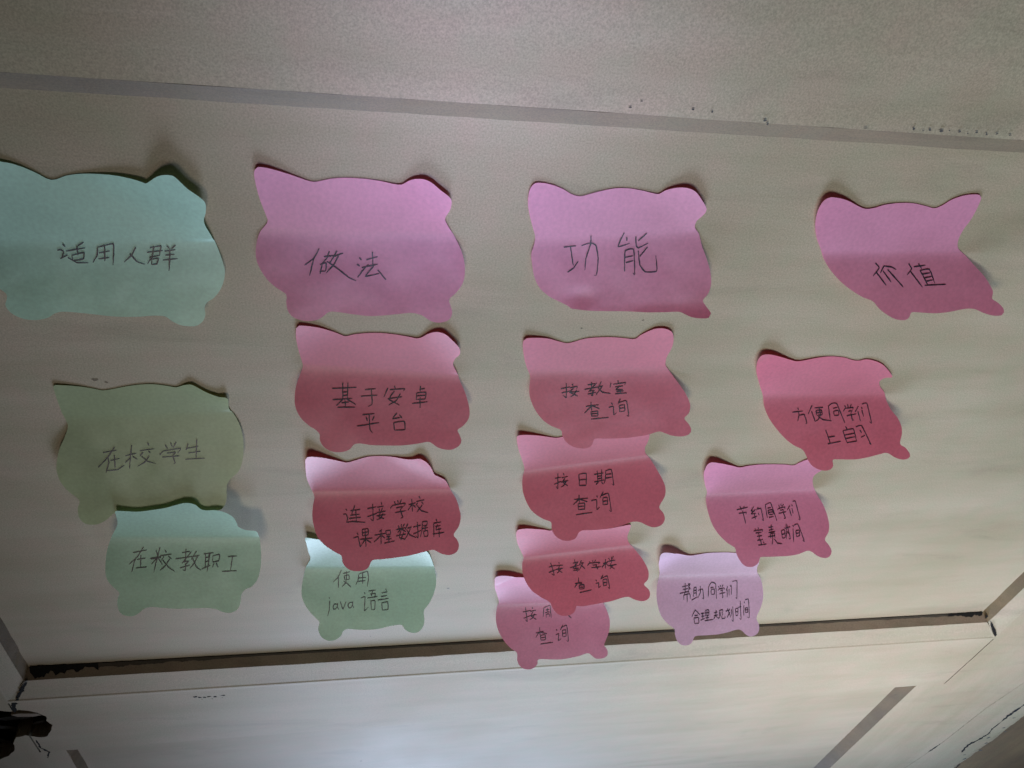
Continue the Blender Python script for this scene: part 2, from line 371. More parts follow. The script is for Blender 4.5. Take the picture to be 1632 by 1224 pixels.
chips([(584,640,1.6,1.8),(589,652,1.1,1.5),(586,668,.9,2),(590,690,1.4,1.3),(587,712,1.8,1.2),(593,726,1.2,1.4),(585,752,1.0,1.6),(592,764,1.6,1.2),(598,700,1.3,1.2),(598,744,1.5,1.2)], BH+.05, '', seed=21, mat=speck)
# hairline joints between rail and uprights
crack([(466.9, 506), (466.9, 545), (466.9, 583)], .5, BH+.04, 'hairline joint at the right end of the cross rail', mat=tan_paint, seed=14)
crack([(449.2, 484.5), (457.5, 494.5), (466.8, 506)], 2.4, BH-.1, 'dark open mitre at the right lower corner of the middle panel', seed=15)
crack([(-183.4, 485.4), (-187.5, 494), (-193, 504.5)], 2.4, BH-.3, 'dark open mitre at the left lower corner of the middle panel', seed=17)
crack([(444, 478.6), (448.8, 484.6)], 2.2, 3.3, 'black dirt in the right lower corner', seed=16)
# dirt packed in the lower corners of the middle panel and along its lower edge
def grime_line(x0, x1, w0, w1, label, seed, mat=dark):
    r = random.Random(seed); bm = bmesh.new(); prev = None; n = int(abs(x1-x0)/1.2)
    for i in range(n+1):
        f = i/n; x = x0+(x1-x0)*f; w = (w0*(1-f)+w1*f)*max(.05, .8+1.5*noise.noise(Vector((x*.11, seed, 0)))+.8*noise.noise(Vector((x*.45, seed, 3))))
        a = bm.verts.new(W(x, PD1-.5-.25*w*r.uniform(.4, 1), .55)); b = bm.verts.new(W(x, PD1+.9+w*.78, 1.0+w*.78*FH/cB))
        if prev: bm.faces.new((prev[0], prev[1], b, a))
        prev = (a, b)
    o = link('grime_line', mesh_from(bm, 'grime_line'), mat, door); o['label'] = label
grime_line(PX0+.5, -145, 4.6, 2.6, 'black dirt in the lower left corner of the middle panel', 2)
grime_line(-145, -60, 1.6, .2, 'dirt thinning out along the lower edge', 3, grime_brown)
grime_line(-60, 330, .08, .3, 'thin dark line along the lower edge', 4, grime_brown)
grime_line(330, 415, .15, .5, 'brown dirt near the right end of the lower edge', 6, grime_brown)
grime_line(415, PX1-.5, .7, 2.0, 'black dirt in the lower right corner of the middle panel', 5)
# ------------------------------------------------------------------ brown wood beyond the door edge
jam = empty('brown_door_frame', W(640, 1500, 0), 'bare brown wood beside the worn right edge of the door', 'door frame')
solid('board', [(560,-400),(800,-400),(800,1400),(560,1400)], -24.5, 1.5, brown, jam)
# worn right margin of the right upright: ragged sliver of paint over the brown wood
bm = bmesh.new(); prev = None
for i in range(240):
    d = 400+i*2.6
    x = 600+2.6*noise.noise(Vector((d*.03, 0, 0)))+1.6*noise.noise(Vector((d*.16, 3, 0)))+.7*noise.noise(Vector((d*.6, 3, 5)))
    row = [bm.verts.new(W(541.3, d, BH-.02)), bm.verts.new(W(x-9, d, BH+.0)), bm.verts.new(W(x-3, d, BH-.8+.3*noise.noise(Vector((d*.2, 8, 0))))), bm.verts.new(W(x, d, BH-2.4)), bm.verts.new(W(x+.4, d, 1.0))]
    if prev:
        for k in range(4): bm.faces.new((prev[k], prev[k+1], row[k+1], row[k]))
    prev = row
bmesh.ops.recalc_face_normals(bm, faces=bm.faces)
o = link('edge_strip', mesh_from(bm, 'edge_strip'), paint_v, door); o['label'] = 'worn painted strip at the right edge of the door'
# ------------------------------------------------------------------ sticky notes
def pts(s): return [tuple(map(float, q.split(','))) for q in s.split()]
def closed_smooth(P, step):
    n = len(P); out = []
    for i in range(n):
        p0, p1, p2, p3 = P[i-1], P[i], P[(i+1) % n], P[(i+2) % n]
        k = max(1, int(math.hypot(p2[0]-p1[0], p2[1]-p1[1])/step))
        for j in range(k):
            t = j/k; q = []
            for c in (0, 1):
                m1, m2 = (p2[c]-p0[c])*.5, (p3[c]-p1[c])*.5
                q.append((2*t**3-3*t*t+1)*p1[c]+(t**3-2*t*t+t)*m1+(-2*t**3+3*t*t)*p2[c]+(t**3-t*t)*m2)
            out.append(tuple(q))
    return out
def height(s, t, p):
    tan = math.tan(math.radians(p['lift'])); h = p['base']
    if t > 0: h += tan*(1+p['twist']*s/37)*(math.sqrt(t*t+20)-4.472)
    else:
        u = min(24, max(0, (s-18)*.65+(-t-6)*.75)); h += p['ear'][0]*(u/19)**2
        u = min(24, max(0, (-s-20)*.65+(-t-8)*.75)); h += p['ear'][1]*(u/17)**2
    if p.get('dent'):
        for (a, b, r, k) in p['dent'][1]: h += k*math.exp(-((s-a)**2+(t-b)**2*2.2)/(r*r))
        q = t-p['dent'][0][0]
        if q > 0: h += p['dent'][0][1]*q*q
    return h
def place(s, t, p, extra=0.0):
    a = math.radians(p['turn']); c, sn = math.cos(a), math.sin(a)
    wob = .24*noise.noise(Vector((s*.07, t*.07, p['at'][0])))+.05*noise.noise(Vector((s*.2, t*.2, p['at'][1])))
    return W(p['at'][0]+c*s-sn*t, p['at'][1]+sn*s+c*t, height(s, t, p)+wob*min(1.5, .3+max(0, t)/14)+extra)
def sheet(p, mat, seed):
    P = closed_smooth(pts(p['outline']), .9)
    n = len(P); V = [Vector(q) for q in P]
    xs = [q[0] for q in P]; ys = [q[1] for q in P]; st = 1.7
    y = min(ys)
    while y < max(ys):
        x = min(xs)
        while x < max(xs):
            if in_poly(x, y, P) and min((x-a)**2+(y-b)**2 for a, b in P) > .7: V.append(Vector((x, y)))
            x += st
        y += st if not (-4 < y < 5) else .8
    vs, es, fs, *_ = delaunay_2d_cdt(V, [(i, (i+1) % n) for i in range(n)], [], 1, 1e-5)
    me = bpy.data.meshes.new('sticky_note')
    co = []
    for v in vs:
        co.append(place(v.x, v.y, p))
    fl = []
    for f in fs:
        cx = sum(vs[i].x for i in f)/len(f); cy = sum(vs[i].y for i in f)/len(f)
        if in_poly(cx, cy, P): fl.append(f)
    me.from_pydata(co, [], fl)
    bm = bmesh.new(); bm.from_mesh(me)
    for f in bm.faces:
        if f.normal.y > 0: f.normal_flip()
        f.smooth = True
    bm.to_mesh(me); bm.free()
    return me
def writing(line, p, seed, mat, par, text, wid=.44):
    r = random.Random(seed); bm = bmesh.new()
    for stroke in line.split(';'):
        Q = pts(stroke); D = []
        # round the corners of each pen stroke slightly
        for i in range(len(Q)-1):
            p0 = Q[max(0, i-1)]; p1 = Q[i]; p2 = Q[i+1]; p3 = Q[min(len(Q)-1, i+2)]
            k = max(3, int(math.hypot(p2[0]-p1[0], p2[1]-p1[1])/.45))
            for j in range(k):
                t = j/k; q = []
                for c in (0, 1):
                    m1, m2 = (p2[c]-p0[c])*.22, (p3[c]-p1[c])*.22
                    q.append((2*t**3-3*t*t+1)*p1[c]+(t**3-2*t*t+t)*m1+(-2*t**3+3*t*t)*p2[c]+(t**3-t*t)*m2)
                D.append(q)
        D.append(list(Q[-1])); n = len(D); ph = r.uniform(0, 9)
        prev = None
        for i, q in enumerate(D):
            a, b = D[max(0, i-1)], D[min(n-1, i+1)]
            dx, dy = b[0]-a[0], b[1]-a[1]; l = math.hypot(dx, dy) or 1
            f = i/(n-1); w = wid*(.78+.3*math.sin(f*3.1+.3)+.14*math.sin(ph+i*.7))*(.72 if f > .9 else 1)
            jx = .035*math.sin(ph+i*1.3)
            nx, ny = -dy/l*w/2, dx/l*w/2
            va = bm.verts.new(place(q[0]+nx+jx, q[1]+ny, p, .2)); vb = bm.verts.new(place(q[0]-nx+jx, q[1]-ny, p, .2))
            if prev:
                try: bm.faces.new((prev[0], va, vb, prev[1]))
                except Exception: pass
            prev = (va, vb)
    for f in bm.faces:
        f.normal_update()
        if f.normal.y > 0: f.normal_flip()
    o = link('handwriting', mesh_from(bm, 'handwriting'), mat, par)
    o['label'] = 'handwritten ' + text
INFO = {
 'shiyong': ('large mint green pig note cut by the left of the picture, written 适用人群', ['适用人群']),
 'zuofa': ('big mauve pink pig note of the top row reading 做法', ['做法']),
 'gongneng': ('big pink pig note of the top row reading 功能 with a reddish lower rim', ['功能']),
 'jiazhi': ('pink pig note at the far right of the top row reading 价值, skewed flap', ['价值']),
 'zaixiaoxuesheng': ('olive green pig note in shade, written 在校学生, right ear curled up', ['在校学生']),
 'zaixiaojiaozhigong': ('pale green pig note stuck over the foot of the olive one, written 在校教职工', ['在校教职工']),
 'jiyu': ('deep rose pig note below 做法, written 基于安卓平台', ['基于安卓', '平台']),
 'jiaoshi': ('rose pig note below 功能, written 按教室查询', ['按教室', '查询']),
 'fangbian': ('dusky pink pig note below 价值, written 方便同学们上自习', ['方便同学们', '上自习']),
 'lianjie': ('deep rose pig note overlapping the small green one, written 连接学校课程数据库', ['连接学校', '课程数据库']),
 'riqi': ('rose pig note with tilted crease between two others, written 按日期查询', ['按日期', '查询']),
 'jieyue': ('mauve pig note at the right, third in its column, written 节约同学们宝贵时间', ['节约同学们', '宝贵时间']),
 'java': ('mint green pig note tucked under a rose one, written 使用 java语言', ['使用', 'java语言']),
 'jiaoxuelou': ('rose pig note lapping over the lowest pink one, written 按教学楼查询', ['按教学楼', '查询']),
 'zhou': ('lowest pink pig note hanging over the door rail, written 按周 and 查询', ['按周', '查询']),
 'bangzhu': ('pale lilac pink pig note at the bottom right, written 帮助同学们合理规划时间', ['帮助同学们', '合理规划时间']),
}
NOTES = {
 'shiyong': dict(at=(-85.9, 180.0), turn=-2.42, lift=10, twist=0, base=0.3, ear=(2.72, 0.7), colour='green',
  outline='-25.1,-32.3 -23.2,-31.4 -21.2,-29.9 -18.7,-29.3 -15.2,-27.7 -11.9,-25.5 -9.7,-23.7 -8.3,-23.1 -6.6,-23.4 -3.5,-24.7 0.9,-25.5 5.6,-25.7 11.2,-25.5 15.8,-24.7 18.9,-23.8 20.5,-23.1 22.2,-24.3 24.9,-26.5 27.6,-27.7 30.1,-27.8 31.6,-26.1 33.8,-22.7 36.7,-19.8 38.1,-17.9 38.3,-15.9 37.5,-12.2 36.4,-9.3 36.4,-6.5 37.5,-2.5 38.7,2.5 39.6,7.4 40.1,12.3 39.2,16.6 37.4,20.3 34.9,23.4 32.2,25.3 31.1,27.2 30.9,30.4 29.7,33.0 27.3,34.8 25.1,35.0 21.9,34.5 18.9,32.8 16.8,30.8 12.9,30.4 7.5,30.8 0.1,30.5 -8.1,29.4 -14.1,28.5 -18.1,28.2 -20.6,28.9 -23.3,30.6 -27.1,31.5 -31.1,31.1 -34.2,29.3 -35.7,27.1 -35.9,24.9 -34.8,22.8 -34.5,20.7 -36.0,18.9 -38.3,16.5 -39.9,11.7 -39.7,5.9 -37.9,-0.1 -35.3,-5.0 -32.7,-9.3 -31.0,-13.5 -29.7,-19.3 -28.0,-25.1',
  lines=[
   '-11.7,1.7 -11.0,2.8; -13.9,4.1 -12.8,3.9 -12.0,4.8 -13.3,7.3; -13.7,7.3 -11.0,5.9; -11.2,6.9 -8.7,8.9 -5.0,9.0; -4.7,0.9 -7.0,2.5; -11.2,4.5 -4.7,3.2; -7.3,2.5 -7.7,6.0; -9.7,6.1 -5.6,5.1 -6.4,7.5 -9.8,8.1 -9.7,6.1; -0.7,3.0 -1.5,6.0 -3.5,8.9; -0.7,3.0 4.6,1.6 4.1,4.9 2.9,9.9; -0.7,5.2 3.0,4.4; -1.4,7.5 2.2,7.0; 1.6,2.8 0.5,8.4; 11.7,3.0 9.7,6.1 6.7,8.8; 9.3,5.5 11.0,8.5 13.4,9.6; 16.3,3.2 20.0,2.6 18.8,6.4; 15.0,5.0 20.4,4.3; 15.4,7.0 18.8,6.2; 17.7,2.8 16.4,6.7 14.4,9.4; 16.3,7.6 18.4,7.3 17.5,9.4 15.7,9.6 16.3,7.6; 22.0,2.5 22.8,3.7; 24.9,2.2 23.3,3.7; 20.9,4.6 24.6,4.0; 20.9,6.1 24.0,5.8; 19.8,8.0 24.8,7.5; 22.8,4.0 21.2,12.1',
  ]),
 'zuofa': dict(at=(1.9, 171.4), turn=-0.81, lift=17, twist=0, base=0.3, ear=(3.4, 1.05), colour='pink',
  outline='-33.3,-22.8 -32.3,-23.8 -29.6,-23.5 -25.9,-22.3 -22.0,-20.8 -18.1,-19.2 -14.9,-18.2 -12.1,-18.8 -8.1,-19.8 -3.0,-20.2 2.6,-20.0 8.3,-19.3 12.0,-18.6 14.6,-18.6 16.6,-20.2 19.1,-21.5 22.2,-21.8 24.6,-20.8 27.6,-18.2 31.6,-14.6 31.9,-10.0 30.4,-5.6 31.2,-2.9 34.0,1.9 36.6,6.6 38.3,11.2 38.9,15.8 38.4,19.9 36.3,23.5 33.6,26.3 33.9,28.4 34.9,31.4 34.1,34.2 31.5,35.6 28.0,35.6 25.3,34.2 23.2,32.7 19.1,31.8 14.5,32.3 9.3,32.9 3.6,33.2 -2.6,32.6 -7.7,31.9 -11.1,31.8 -13.4,33.6 -16.2,35.1 -20.1,35.3 -24.0,33.9 -26.0,31.3 -26.4,27.8 -26.3,25.2 -29.9,22.6 -33.0,19.3 -35.3,14.8 -36.0,10.9 -35.4,6.5 -34.0,2.5 -31.9,-0.3 -31.0,-2.3 -31.7,-5.7 -32.8,-10.8 -33.5,-16.4 -33.7,-20.7',
  lines=[
   '-14.0,8.2 -16.0,11.7 -19.3,14.2; -15.9,11.4 -17.7,18.0; -12.4,11.0 -7.5,10.4; -10.5,9.0 -11.4,11.6 -13.3,13.6; -13.1,13.8 -14.0,17.3; -13.9,13.9 -11.7,13.3 -12.0,16.1 -14.1,16.4; -7.8,8.7 -8.9,10.9 -10.6,13.5; -9.2,11.0 -5.6,9.5; -7.3,10.6 -9.0,13.8 -11.8,16.9; -11.4,12.7 -7.4,15.4 -3.6,18.5 -1.1,19.6; 0.1,11.1 0.9,12.0; -0.8,13.5 0.3,14.2; -0.5,18.3 1.2,15.9 3.4,13.5; 2.6,11.9 6.7,10.6; 4.8,8.9 5.0,13.8; 0.9,14.8 6.7,13.4; 5.3,14.1 2.3,17.9 7.3,16.9; 6.7,15.5 9.7,19.2',
  ]),
 'gongneng': dict(dent=((31,.09),[(-12,26,5,-.9),(-10,31,4,.5)]), at=(97.0, 169.5), turn=-5.41, lift=13, twist=0, base=0.3, ear=(3.4, 0.35), colour='pink',
  outline='-34.5,-18.2 -33.9,-21.3 -32.4,-23.1 -29.9,-23.1 -26.0,-22.0 -21.9,-20.0 -18.9,-17.9 -15.5,-16.8 -12.7,-17.5 -8.3,-18.7 -2.8,-19.6 2.3,-19.3 7.0,-18.3 11.2,-17.1 13.6,-16.7 15.5,-18.2 18.6,-19.4 22.4,-19.8 26.0,-18.6 29.0,-15.5 32.6,-10.1 31.8,-6.7 30.3,-4.5 30.4,-1.2 32.6,1.8 34.7,7.0 37.3,12.2 39.8,18.1 40.9,23.4 40.2,27.3 38.4,29.9 40.3,32.8 42.1,34.9 41.1,36.1 37.5,36.2 33.7,35.7 30.9,34.7 28.7,34.0 23.0,33.9 15.3,33.5 6.5,32.7 -3.0,32.1 -10.6,31.1 -15.5,30.5 -16.7,29.5 -19.9,27.6 -24.3,25.0 -28.4,21.0 -30.6,16.4 -31.6,11.3 -32.1,7.0 -31.3,3.9 -30.9,-0.0 -32.0,-4.2 -33.5,-9.6 -34.4,-14.3',
  lines=[
   '-19.8,4.8 -15.1,4.5; -17.2,4.7 -15.7,12.4; -17.8,14.9 -15.5,13.4 -13.8,10.7; -13.0,4.5 -9.6,3.5 -7.4,4.7 -6.1,10.1 -6.2,16.7 -7.1,16.9; -9.7,0.4 -9.5,4.0 -10.9,9.9 -11.0,14.6; 3.0,-0.3 1.3,5.5 5.7,4.4; 4.2,1.7 4.5,3.4; 7.7,1.6 8.3,5.2 9.3,6.5 13.0,4.7; 11.9,0.4 8.9,3.6; 4.7,15.7 4.2,7.5 7.5,7.0 8.9,17.2 8.1,16.5; 4.5,10.0 7.5,9.5; 4.9,12.2 7.8,11.5; 12.9,6.3 10.2,10.0; 9.4,7.7 10.6,13.4 13.1,16.4 17.7,16.4 16.6,10.0',
  ]),
 'jiazhi': dict(at=(214.1, 172.8), turn=-2.27, lift=22, twist=0.3, base=0.3, ear=(0.34, 1.05), colour='pink',
  outline='-39.9,-16.8 -40.6,-21.3 -40.0,-24.4 -37.8,-25.9 -34.0,-25.4 -29.4,-23.9 -24.6,-21.6 -20.2,-19.9 -16.5,-20.3 -12.6,-21.7 -6.4,-22.5 -0.4,-22.3 5.4,-21.1 9.1,-20.3 11.8,-21.6 14.4,-24.2 18.0,-26.0 22.1,-26.8 25.2,-26.6 26.5,-25.4 27.4,-20.8 27.6,-15.0 27.0,-10.6 27.4,-5.4 29.6,-1.2 34.4,2.1 40.0,6.2 45.3,10.0 49.0,13.4 51.3,16.3 51.3,18.6 54.1,20.0 57.0,21.9 57.8,23.6 56.9,24.7 53.0,24.9 48.6,24.1 44.1,22.8 39.9,22.9 33.2,24.2 26.4,24.8 19.4,24.7 16.0,24.8 15.6,26.6 14.0,27.9 9.8,27.7 5.3,26.0 1.3,23.7 -2.1,20.9 -7.3,19.2 -13.5,16.1 -19.2,12.4 -24.4,8.0 -28.4,3.5 -31.2,-0.8 -35.0,-6.1 -37.9,-11.4',
  lines=[
   '-5.2,5.3 -2.9,7.3 -4.7,10.7; -4.0,8.8 2.1,14.3; -1.1,6.5 -1.8,9.4; -1.1,6.5 2.5,6.9 4.8,7.9; -0.9,8.5 3.9,12.9; 1.0,7.9 9.8,14.8; 9.6,5.4 11.6,7.5 10.2,10.0; 11.2,8.4 18.4,14.7; 12.4,6.7 17.5,6.1; 14.1,5.4 16.1,7.5; 15.6,8.1 20.6,13.8; 15.6,8.1 19.7,7.7 23.6,13.1; 16.7,9.6 20.4,9.1; 18.1,11.1 21.5,10.5; 19.2,12.5 22.5,11.8; 19.2,14.0 28.9,13.5',
  ]),
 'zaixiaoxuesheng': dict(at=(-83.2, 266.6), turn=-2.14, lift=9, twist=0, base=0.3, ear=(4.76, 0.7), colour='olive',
  outline='-32.0,-17.5 -28.9,-17.4 -23.6,-16.4 -18.3,-14.8 -15.1,-13.6 -11.5,-14.1 -5.4,-15.6 0.6,-16.5 5.3,-16.4 9.8,-15.4 13.2,-14.5 16.5,-16.0 19.6,-16.7 22.2,-14.4 25.4,-11.5 29.3,-9.4 32.6,-8.8 32.1,-1.4 33.7,2.8 35.2,8.9 35.7,15.7 35.2,22.7 33.8,29.7 31.6,35.0 27.3,39.8 25.5,43.9 24.8,49.5 23.6,54.3 21.1,57.5 16.3,58.1 5.5,58.4 -4.6,58.6 -14.4,57.5 -23.3,56.4 -26.3,58.1 -29.5,61.2 -33.9,63.4 -38.3,62.6 -40.0,58.6 -39.4,52.9 -37.8,48.3 -41.0,42.6 -42.8,37.1 -43.0,30.9 -41.8,25.7 -39.3,19.0 -36.2,13.3 -33.4,7.6 -32.9,4.3 -33.4,-1.0 -33.1,-8.4 -32.7,-13.9',
  lines=[
   '-22.4,21.1 -16.7,20.1; -17.2,18.4 -20.7,23.4 -25.9,29.2; -20.9,23.8 -21.1,26.8 -23.4,32.4; -20.2,25.6 -16.3,24.6; -18.1,22.7 -19.2,30.0; -22.9,31.1 -18.4,30.9 -15.1,28.5; -13.8,23.3 -9.0,22.2; -10.2,17.7 -11.8,23.8 -13.5,30.8; -11.7,24.3 -14.5,27.2; -11.1,23.9 -9.3,25.7; -3.6,16.7 -3.3,18.2; -7.5,21.0 -1.4,20.0; -6.4,21.9 -8.0,24.0; -4.1,21.2 -3.4,22.5; -4.3,24.2 -6.8,27.6 -10.0,29.6; -7.4,24.1 -5.2,27.2 -2.2,28.3; 3.3,18.1 3.9,20.3; 5.7,17.1 5.9,19.5; 7.9,17.0 6.2,20.0; 0.2,23.6 2.1,21.5 9.2,20.5 7.6,23.1; 3.2,22.8 6.7,22.6 5.0,25.1; 0.9,24.9 8.3,24.7; 5.3,24.7 5.8,28.2 5.1,28.9; 12.7,18.1 11.3,21.5; 11.7,20.7 16.7,19.6; 16.6,15.7 14.8,26.1; 12.0,23.3 17.2,22.5; 10.2,26.7 18.6,26.4',
  ]),
 'zaixiaojiaozhigong': dict(at=(-76.6, 341.3), turn=3.25, lift=26, twist=0, base=10.0, ear=(3.4, 0.7), colour='green',
  outline='-28.9,-19.4 -25.1,-19.2 -19.7,-18.7 -13.6,-19.9 -7.9,-21.4 -3.3,-23.6 1.3,-25.4 5.1,-24.4 6.9,-21.3 9.3,-20.1 14.0,-20.8 17.9,-19.5 21.2,-15.8 22.7,-10.0 23.2,-7.2 26.6,-4.6 31.1,-4.1 32.2,-0.3 33.1,5.7 33.5,11.8 33.3,17.8 31.9,23.8 29.2,27.2 26.4,28.5 24.6,31.1 24.1,35.8 22.5,39.2 19.5,40.6 15.8,40.1 12.7,38.6 7.8,37.9 -1.3,38.0 -10.2,37.5 -16.7,36.7 -20.3,37.6 -23.3,40.2 -26.3,41.5 -30.3,40.4 -32.0,37.4 -32.1,32.8 -31.1,29.5 -33.3,26.9 -35.8,23.6 -36.8,19.7 -36.5,14.0 -35.7,8.8 -34.3,4.1 -32.4,-1.1 -29.9,-7.3 -29.1,-11.5 -29.1,-16.8',
  lines=[
   '-24.4,9.5 -18.3,8.2; -19.7,6.6 -22.5,11.5 -26.3,15.3; -23.2,12.5 -24.0,14.1 -25.3,19.2; -22.8,13.1 -19.0,12.3; -21.0,10.9 -21.4,16.7; -23.5,17.3 -18.6,16.7; -17.0,12.5 -12.1,11.6; -12.5,6.9 -14.1,12.9 -15.5,19.3; -13.8,12.2 -16.5,15.4; -13.3,12.5 -11.6,15.5; -14.3,8.3 -13.3,12.2; -12.7,7.3 -13.8,12.5 -15.1,16.7; -16.7,12.8 -12.1,12.0; -10.3,8.3 -9.7,9.6; -12.6,11.2 -7.4,10.3; -10.9,11.6 -12.1,13.5; -8.9,11.3 -7.4,12.6; -8.3,12.6 -10.4,16.1 -12.8,18.4; -11.5,13.2 -8.7,16.8 -6.1,18.8; -2.7,9.6 0.8,9.0; -0.9,7.7 -1.3,14.2; -5.7,12.6 2.0,11.6; 1.4,9.3 -2.8,14.9; -2.2,14.2 0.2,13.9 -1.6,15.9; -1.0,14.9 -1.4,18.5 -2.5,18.2; -3.7,17.2 0.7,15.9; 3.8,9.0 1.4,13.0; 2.6,11.7 5.2,11.0; 4.3,11.7 1.9,16.2 0.7,17.5; 2.0,12.6 3.7,16.9 5.8,18.6; 7.0,10.4 11.5,9.8; 7.9,10.5 7.6,17.6; 9.4,10.4 9.2,15.0; 7.6,12.3 9.4,12.0; 7.6,14.3 9.4,14.0; 6.1,17.9 10.0,16.0; 10.0,9.7 8.5,19.3; 11.2,11.4 14.2,10.7 13.9,13.7 11.2,14.3 11.2,11.4; 11.8,15.0 10.9,17.0; 12.7,15.0 13.6,17.0; 18.1,11.7 22.3,11.4; 20.2,11.8 19.3,18.7; 15.4,19.1 22.3,18.9',
  ]),
 'jiyu': dict(at=(11.2, 240.5), turn=5.39, lift=23, twist=0, base=0.3, ear=(2.72, 1.05), colour='rose',
  outline='-34.8,-19.5 -33.9,-20.8 -30.7,-20.8 -26.2,-20.1 -22.1,-18.8 -19.0,-17.6 -15.8,-16.3 -12.9,-17.5 -7.9,-18.8 -2.2,-19.5 3.5,-19.4 8.8,-18.9 12.6,-18.5 14.5,-19.7 16.7,-22.2 19.6,-23.9 22.8,-23.6 25.9,-21.1 30.0,-16.7 31.1,-12.7 29.8,-9.4 29.7,-5.6 32.2,-1.1 34.5,3.8 37.3,8.4 39.4,12.9 40.7,16.9 40.6,20.4 38.7,23.5 36.6,25.4 37.5,27.1 39.0,30.0 38.3,32.4 35.6,34.2 32.1,34.4 28.7,33.5 25.9,31.7 24.1,31.2 20.2,32.1 14.0,33.3 6.6,33.9 -0.1,33.9 -5.2,33.4 -7.6,34.1 -9.3,36.5 -12.5,37.8 -16.4,37.7 -20.1,35.9 -22.0,33.1 -22.2,30.9 -23.7,29.0 -27.1,26.9 -30.5,23.8 -32.9,19.7 -33.6,15.4 -33.3,10.4 -32.0,5.3 -31.2,1.7 -32.0,-1.8 -33.5,-7.6 -34.7,-14.3',
  lines=[
   '-18.8,10.5 -8.9,9.4; -14.7,7.7 -14.0,14.9; -12.6,7.6 -12.2,14.6; -14.1,11.8 -12.3,11.5; -14.0,13.3 -12.2,13.0; -18.2,15.2 -10.1,14.3; -14.1,15.0 -16.4,17.6; -12.2,14.8 -8.5,16.8; -13.1,15.2 -12.7,17.7; -14.5,16.4 -11.3,15.9; -15.9,18.3 -8.6,18.0; -5.3,10.2 -0.8,9.4; -6.7,13.2 0.1,12.2; -2.7,10.0 -1.7,16.1 -3.2,17.4; 4.1,8.7 2.9,12.7; 6.7,7.6 7.2,8.8; 5.0,9.5 11.2,8.6 10.8,9.6; 7.0,9.9 5.2,13.7 9.9,16.0; 9.6,10.9 8.3,14.1 5.2,16.3; 4.6,13.5 10.6,12.2; 17.7,6.9 17.9,9.7; 17.9,8.3 19.8,7.9; 16.5,10.1 16.7,13.0; 16.5,10.1 20.3,9.5 20.4,12.4 16.7,13.0; 16.6,11.4 20.2,10.8; 15.1,14.8 21.7,13.6; 18.2,12.0 18.8,16.4',
   '-5.3,21.0 -0.2,20.3; -3.6,21.9 -2.9,23.6; -0.3,21.4 -0.9,23.4; -7.1,25.8 2.2,24.1; -2.5,20.7 -1.5,26.9 -0.2,28.6; 9.2,19.5 7.6,22.1 11.1,21.3; 10.4,20.2 11.7,21.6; 8.3,23.8 9.0,26.9; 8.3,23.8 12.7,22.9 13.4,26.4 9.0,27.0',
  ]),
 'jiaoshi': dict(at=(105.1, 239.3), turn=-2.28, lift=19, twist=0, base=0.3, ear=(1.02, 1.05), colour='rose',
  outline='-35.1,-14.1 -35.2,-17.7 -34.0,-18.9 -30.1,-18.8 -24.9,-18.0 -20.2,-16.1 -16.3,-14.8 -13.3,-15.5 -8.5,-17.2 -1.8,-17.8 4.5,-17.6 9.8,-16.8 13.3,-16.6 15.1,-18.7 18.5,-21.4 21.5,-22.8 25.6,-22.5 28.8,-20.1 30.5,-14.6 30.5,-9.8 29.8,-5.7 30.4,-0.9 32.6,2.3 36.0,6.4 39.9,10.9 43.4,15.5 45.7,20.0 45.7,23.9 43.9,26.4 46.2,29.1 48.1,32.1 47.3,34.4 43.7,35.4 39.1,34.8 35.1,33.3 32.4,32.5 28.2,33.7 23.3,34.7 17.1,35.3 9.0,35.2 2.2,34.9 1.5,37.2 0.1,39.1 -3.5,39.6 -7.9,38.4 -11.2,36.0 -13.3,32.7 -14.1,30.1 -18.5,28.0 -22.9,24.7 -26.8,19.5 -29.3,13.9 -29.9,8.9 -29.9,3.9 -31.9,-1.2 -33.6,-6.9',
  lines=[
   '-15.8,10.1 -11.7,9.3; -13.6,7.5 -12.9,14.4 -14.6,13.1; -15.3,12.1 -11.5,11.3; -10.9,7.9 -10.3,8.9; -11.7,9.8 -8.5,9.2 -8.6,10.5; -10.1,10.1 -11.5,11.9 -7.7,13.9; -8.6,11.1 -9.6,13.2 -11.0,14.1; -11.8,11.9 -7.3,11.6; -3.8,8.7 -0.5,8.2; -2.1,7.5 -1.8,10.4; -5.0,10.8 1.1,9.9; 0.3,7.9 -3.1,12.2; -2.6,11.7 -0.5,11.5 -1.3,12.5; -1.3,12.2 -0.9,13.8 -1.8,13.5; -3.3,13.1 0.5,12.4; 2.3,7.3 1.2,10.4; 1.7,9.8 3.4,9.3; 2.9,9.9 0.6,13.5; 1.2,10.4 3.5,12.4 7.2,13.1; 6.9,8.1 6.6,10.3; 9.8,6.9 10.2,8.1; 7.9,8.8 13.5,8.0 13.1,9.2; 8.9,10.0 12.5,9.6; 10.7,10.1 9.4,11.4 12.7,11.3; 11.5,11.4 11.7,13.1; 9.8,12.3 13.1,12.0; 9.3,13.3 14.7,13.0',
   '-3.6,19.0 2.3,18.3; -1.4,16.9 -0.7,21.0; -1.2,19.1 -3.9,22.2; -0.6,18.8 2.8,20.2; -1.0,21.7 -0.4,23.9; -1.0,21.7 2.0,21.4 2.3,23.7 -0.5,23.7; -0.6,22.6 2.1,22.5; -0.6,25.2 7.5,24.5; 8.0,17.5 8.7,18.5; 7.0,19.7 9.1,19.3 9.8,23.3 11.0,22.4; 12.0,15.8 11.1,18.3; 11.3,17.6 14.9,16.8 17.0,24.2 16.0,23.8; 11.8,18.9 12.5,22.1; 12.0,18.9 14.2,18.7 14.7,21.6 12.5,22.0; 12.3,20.3 14.5,20.1',
  ]),
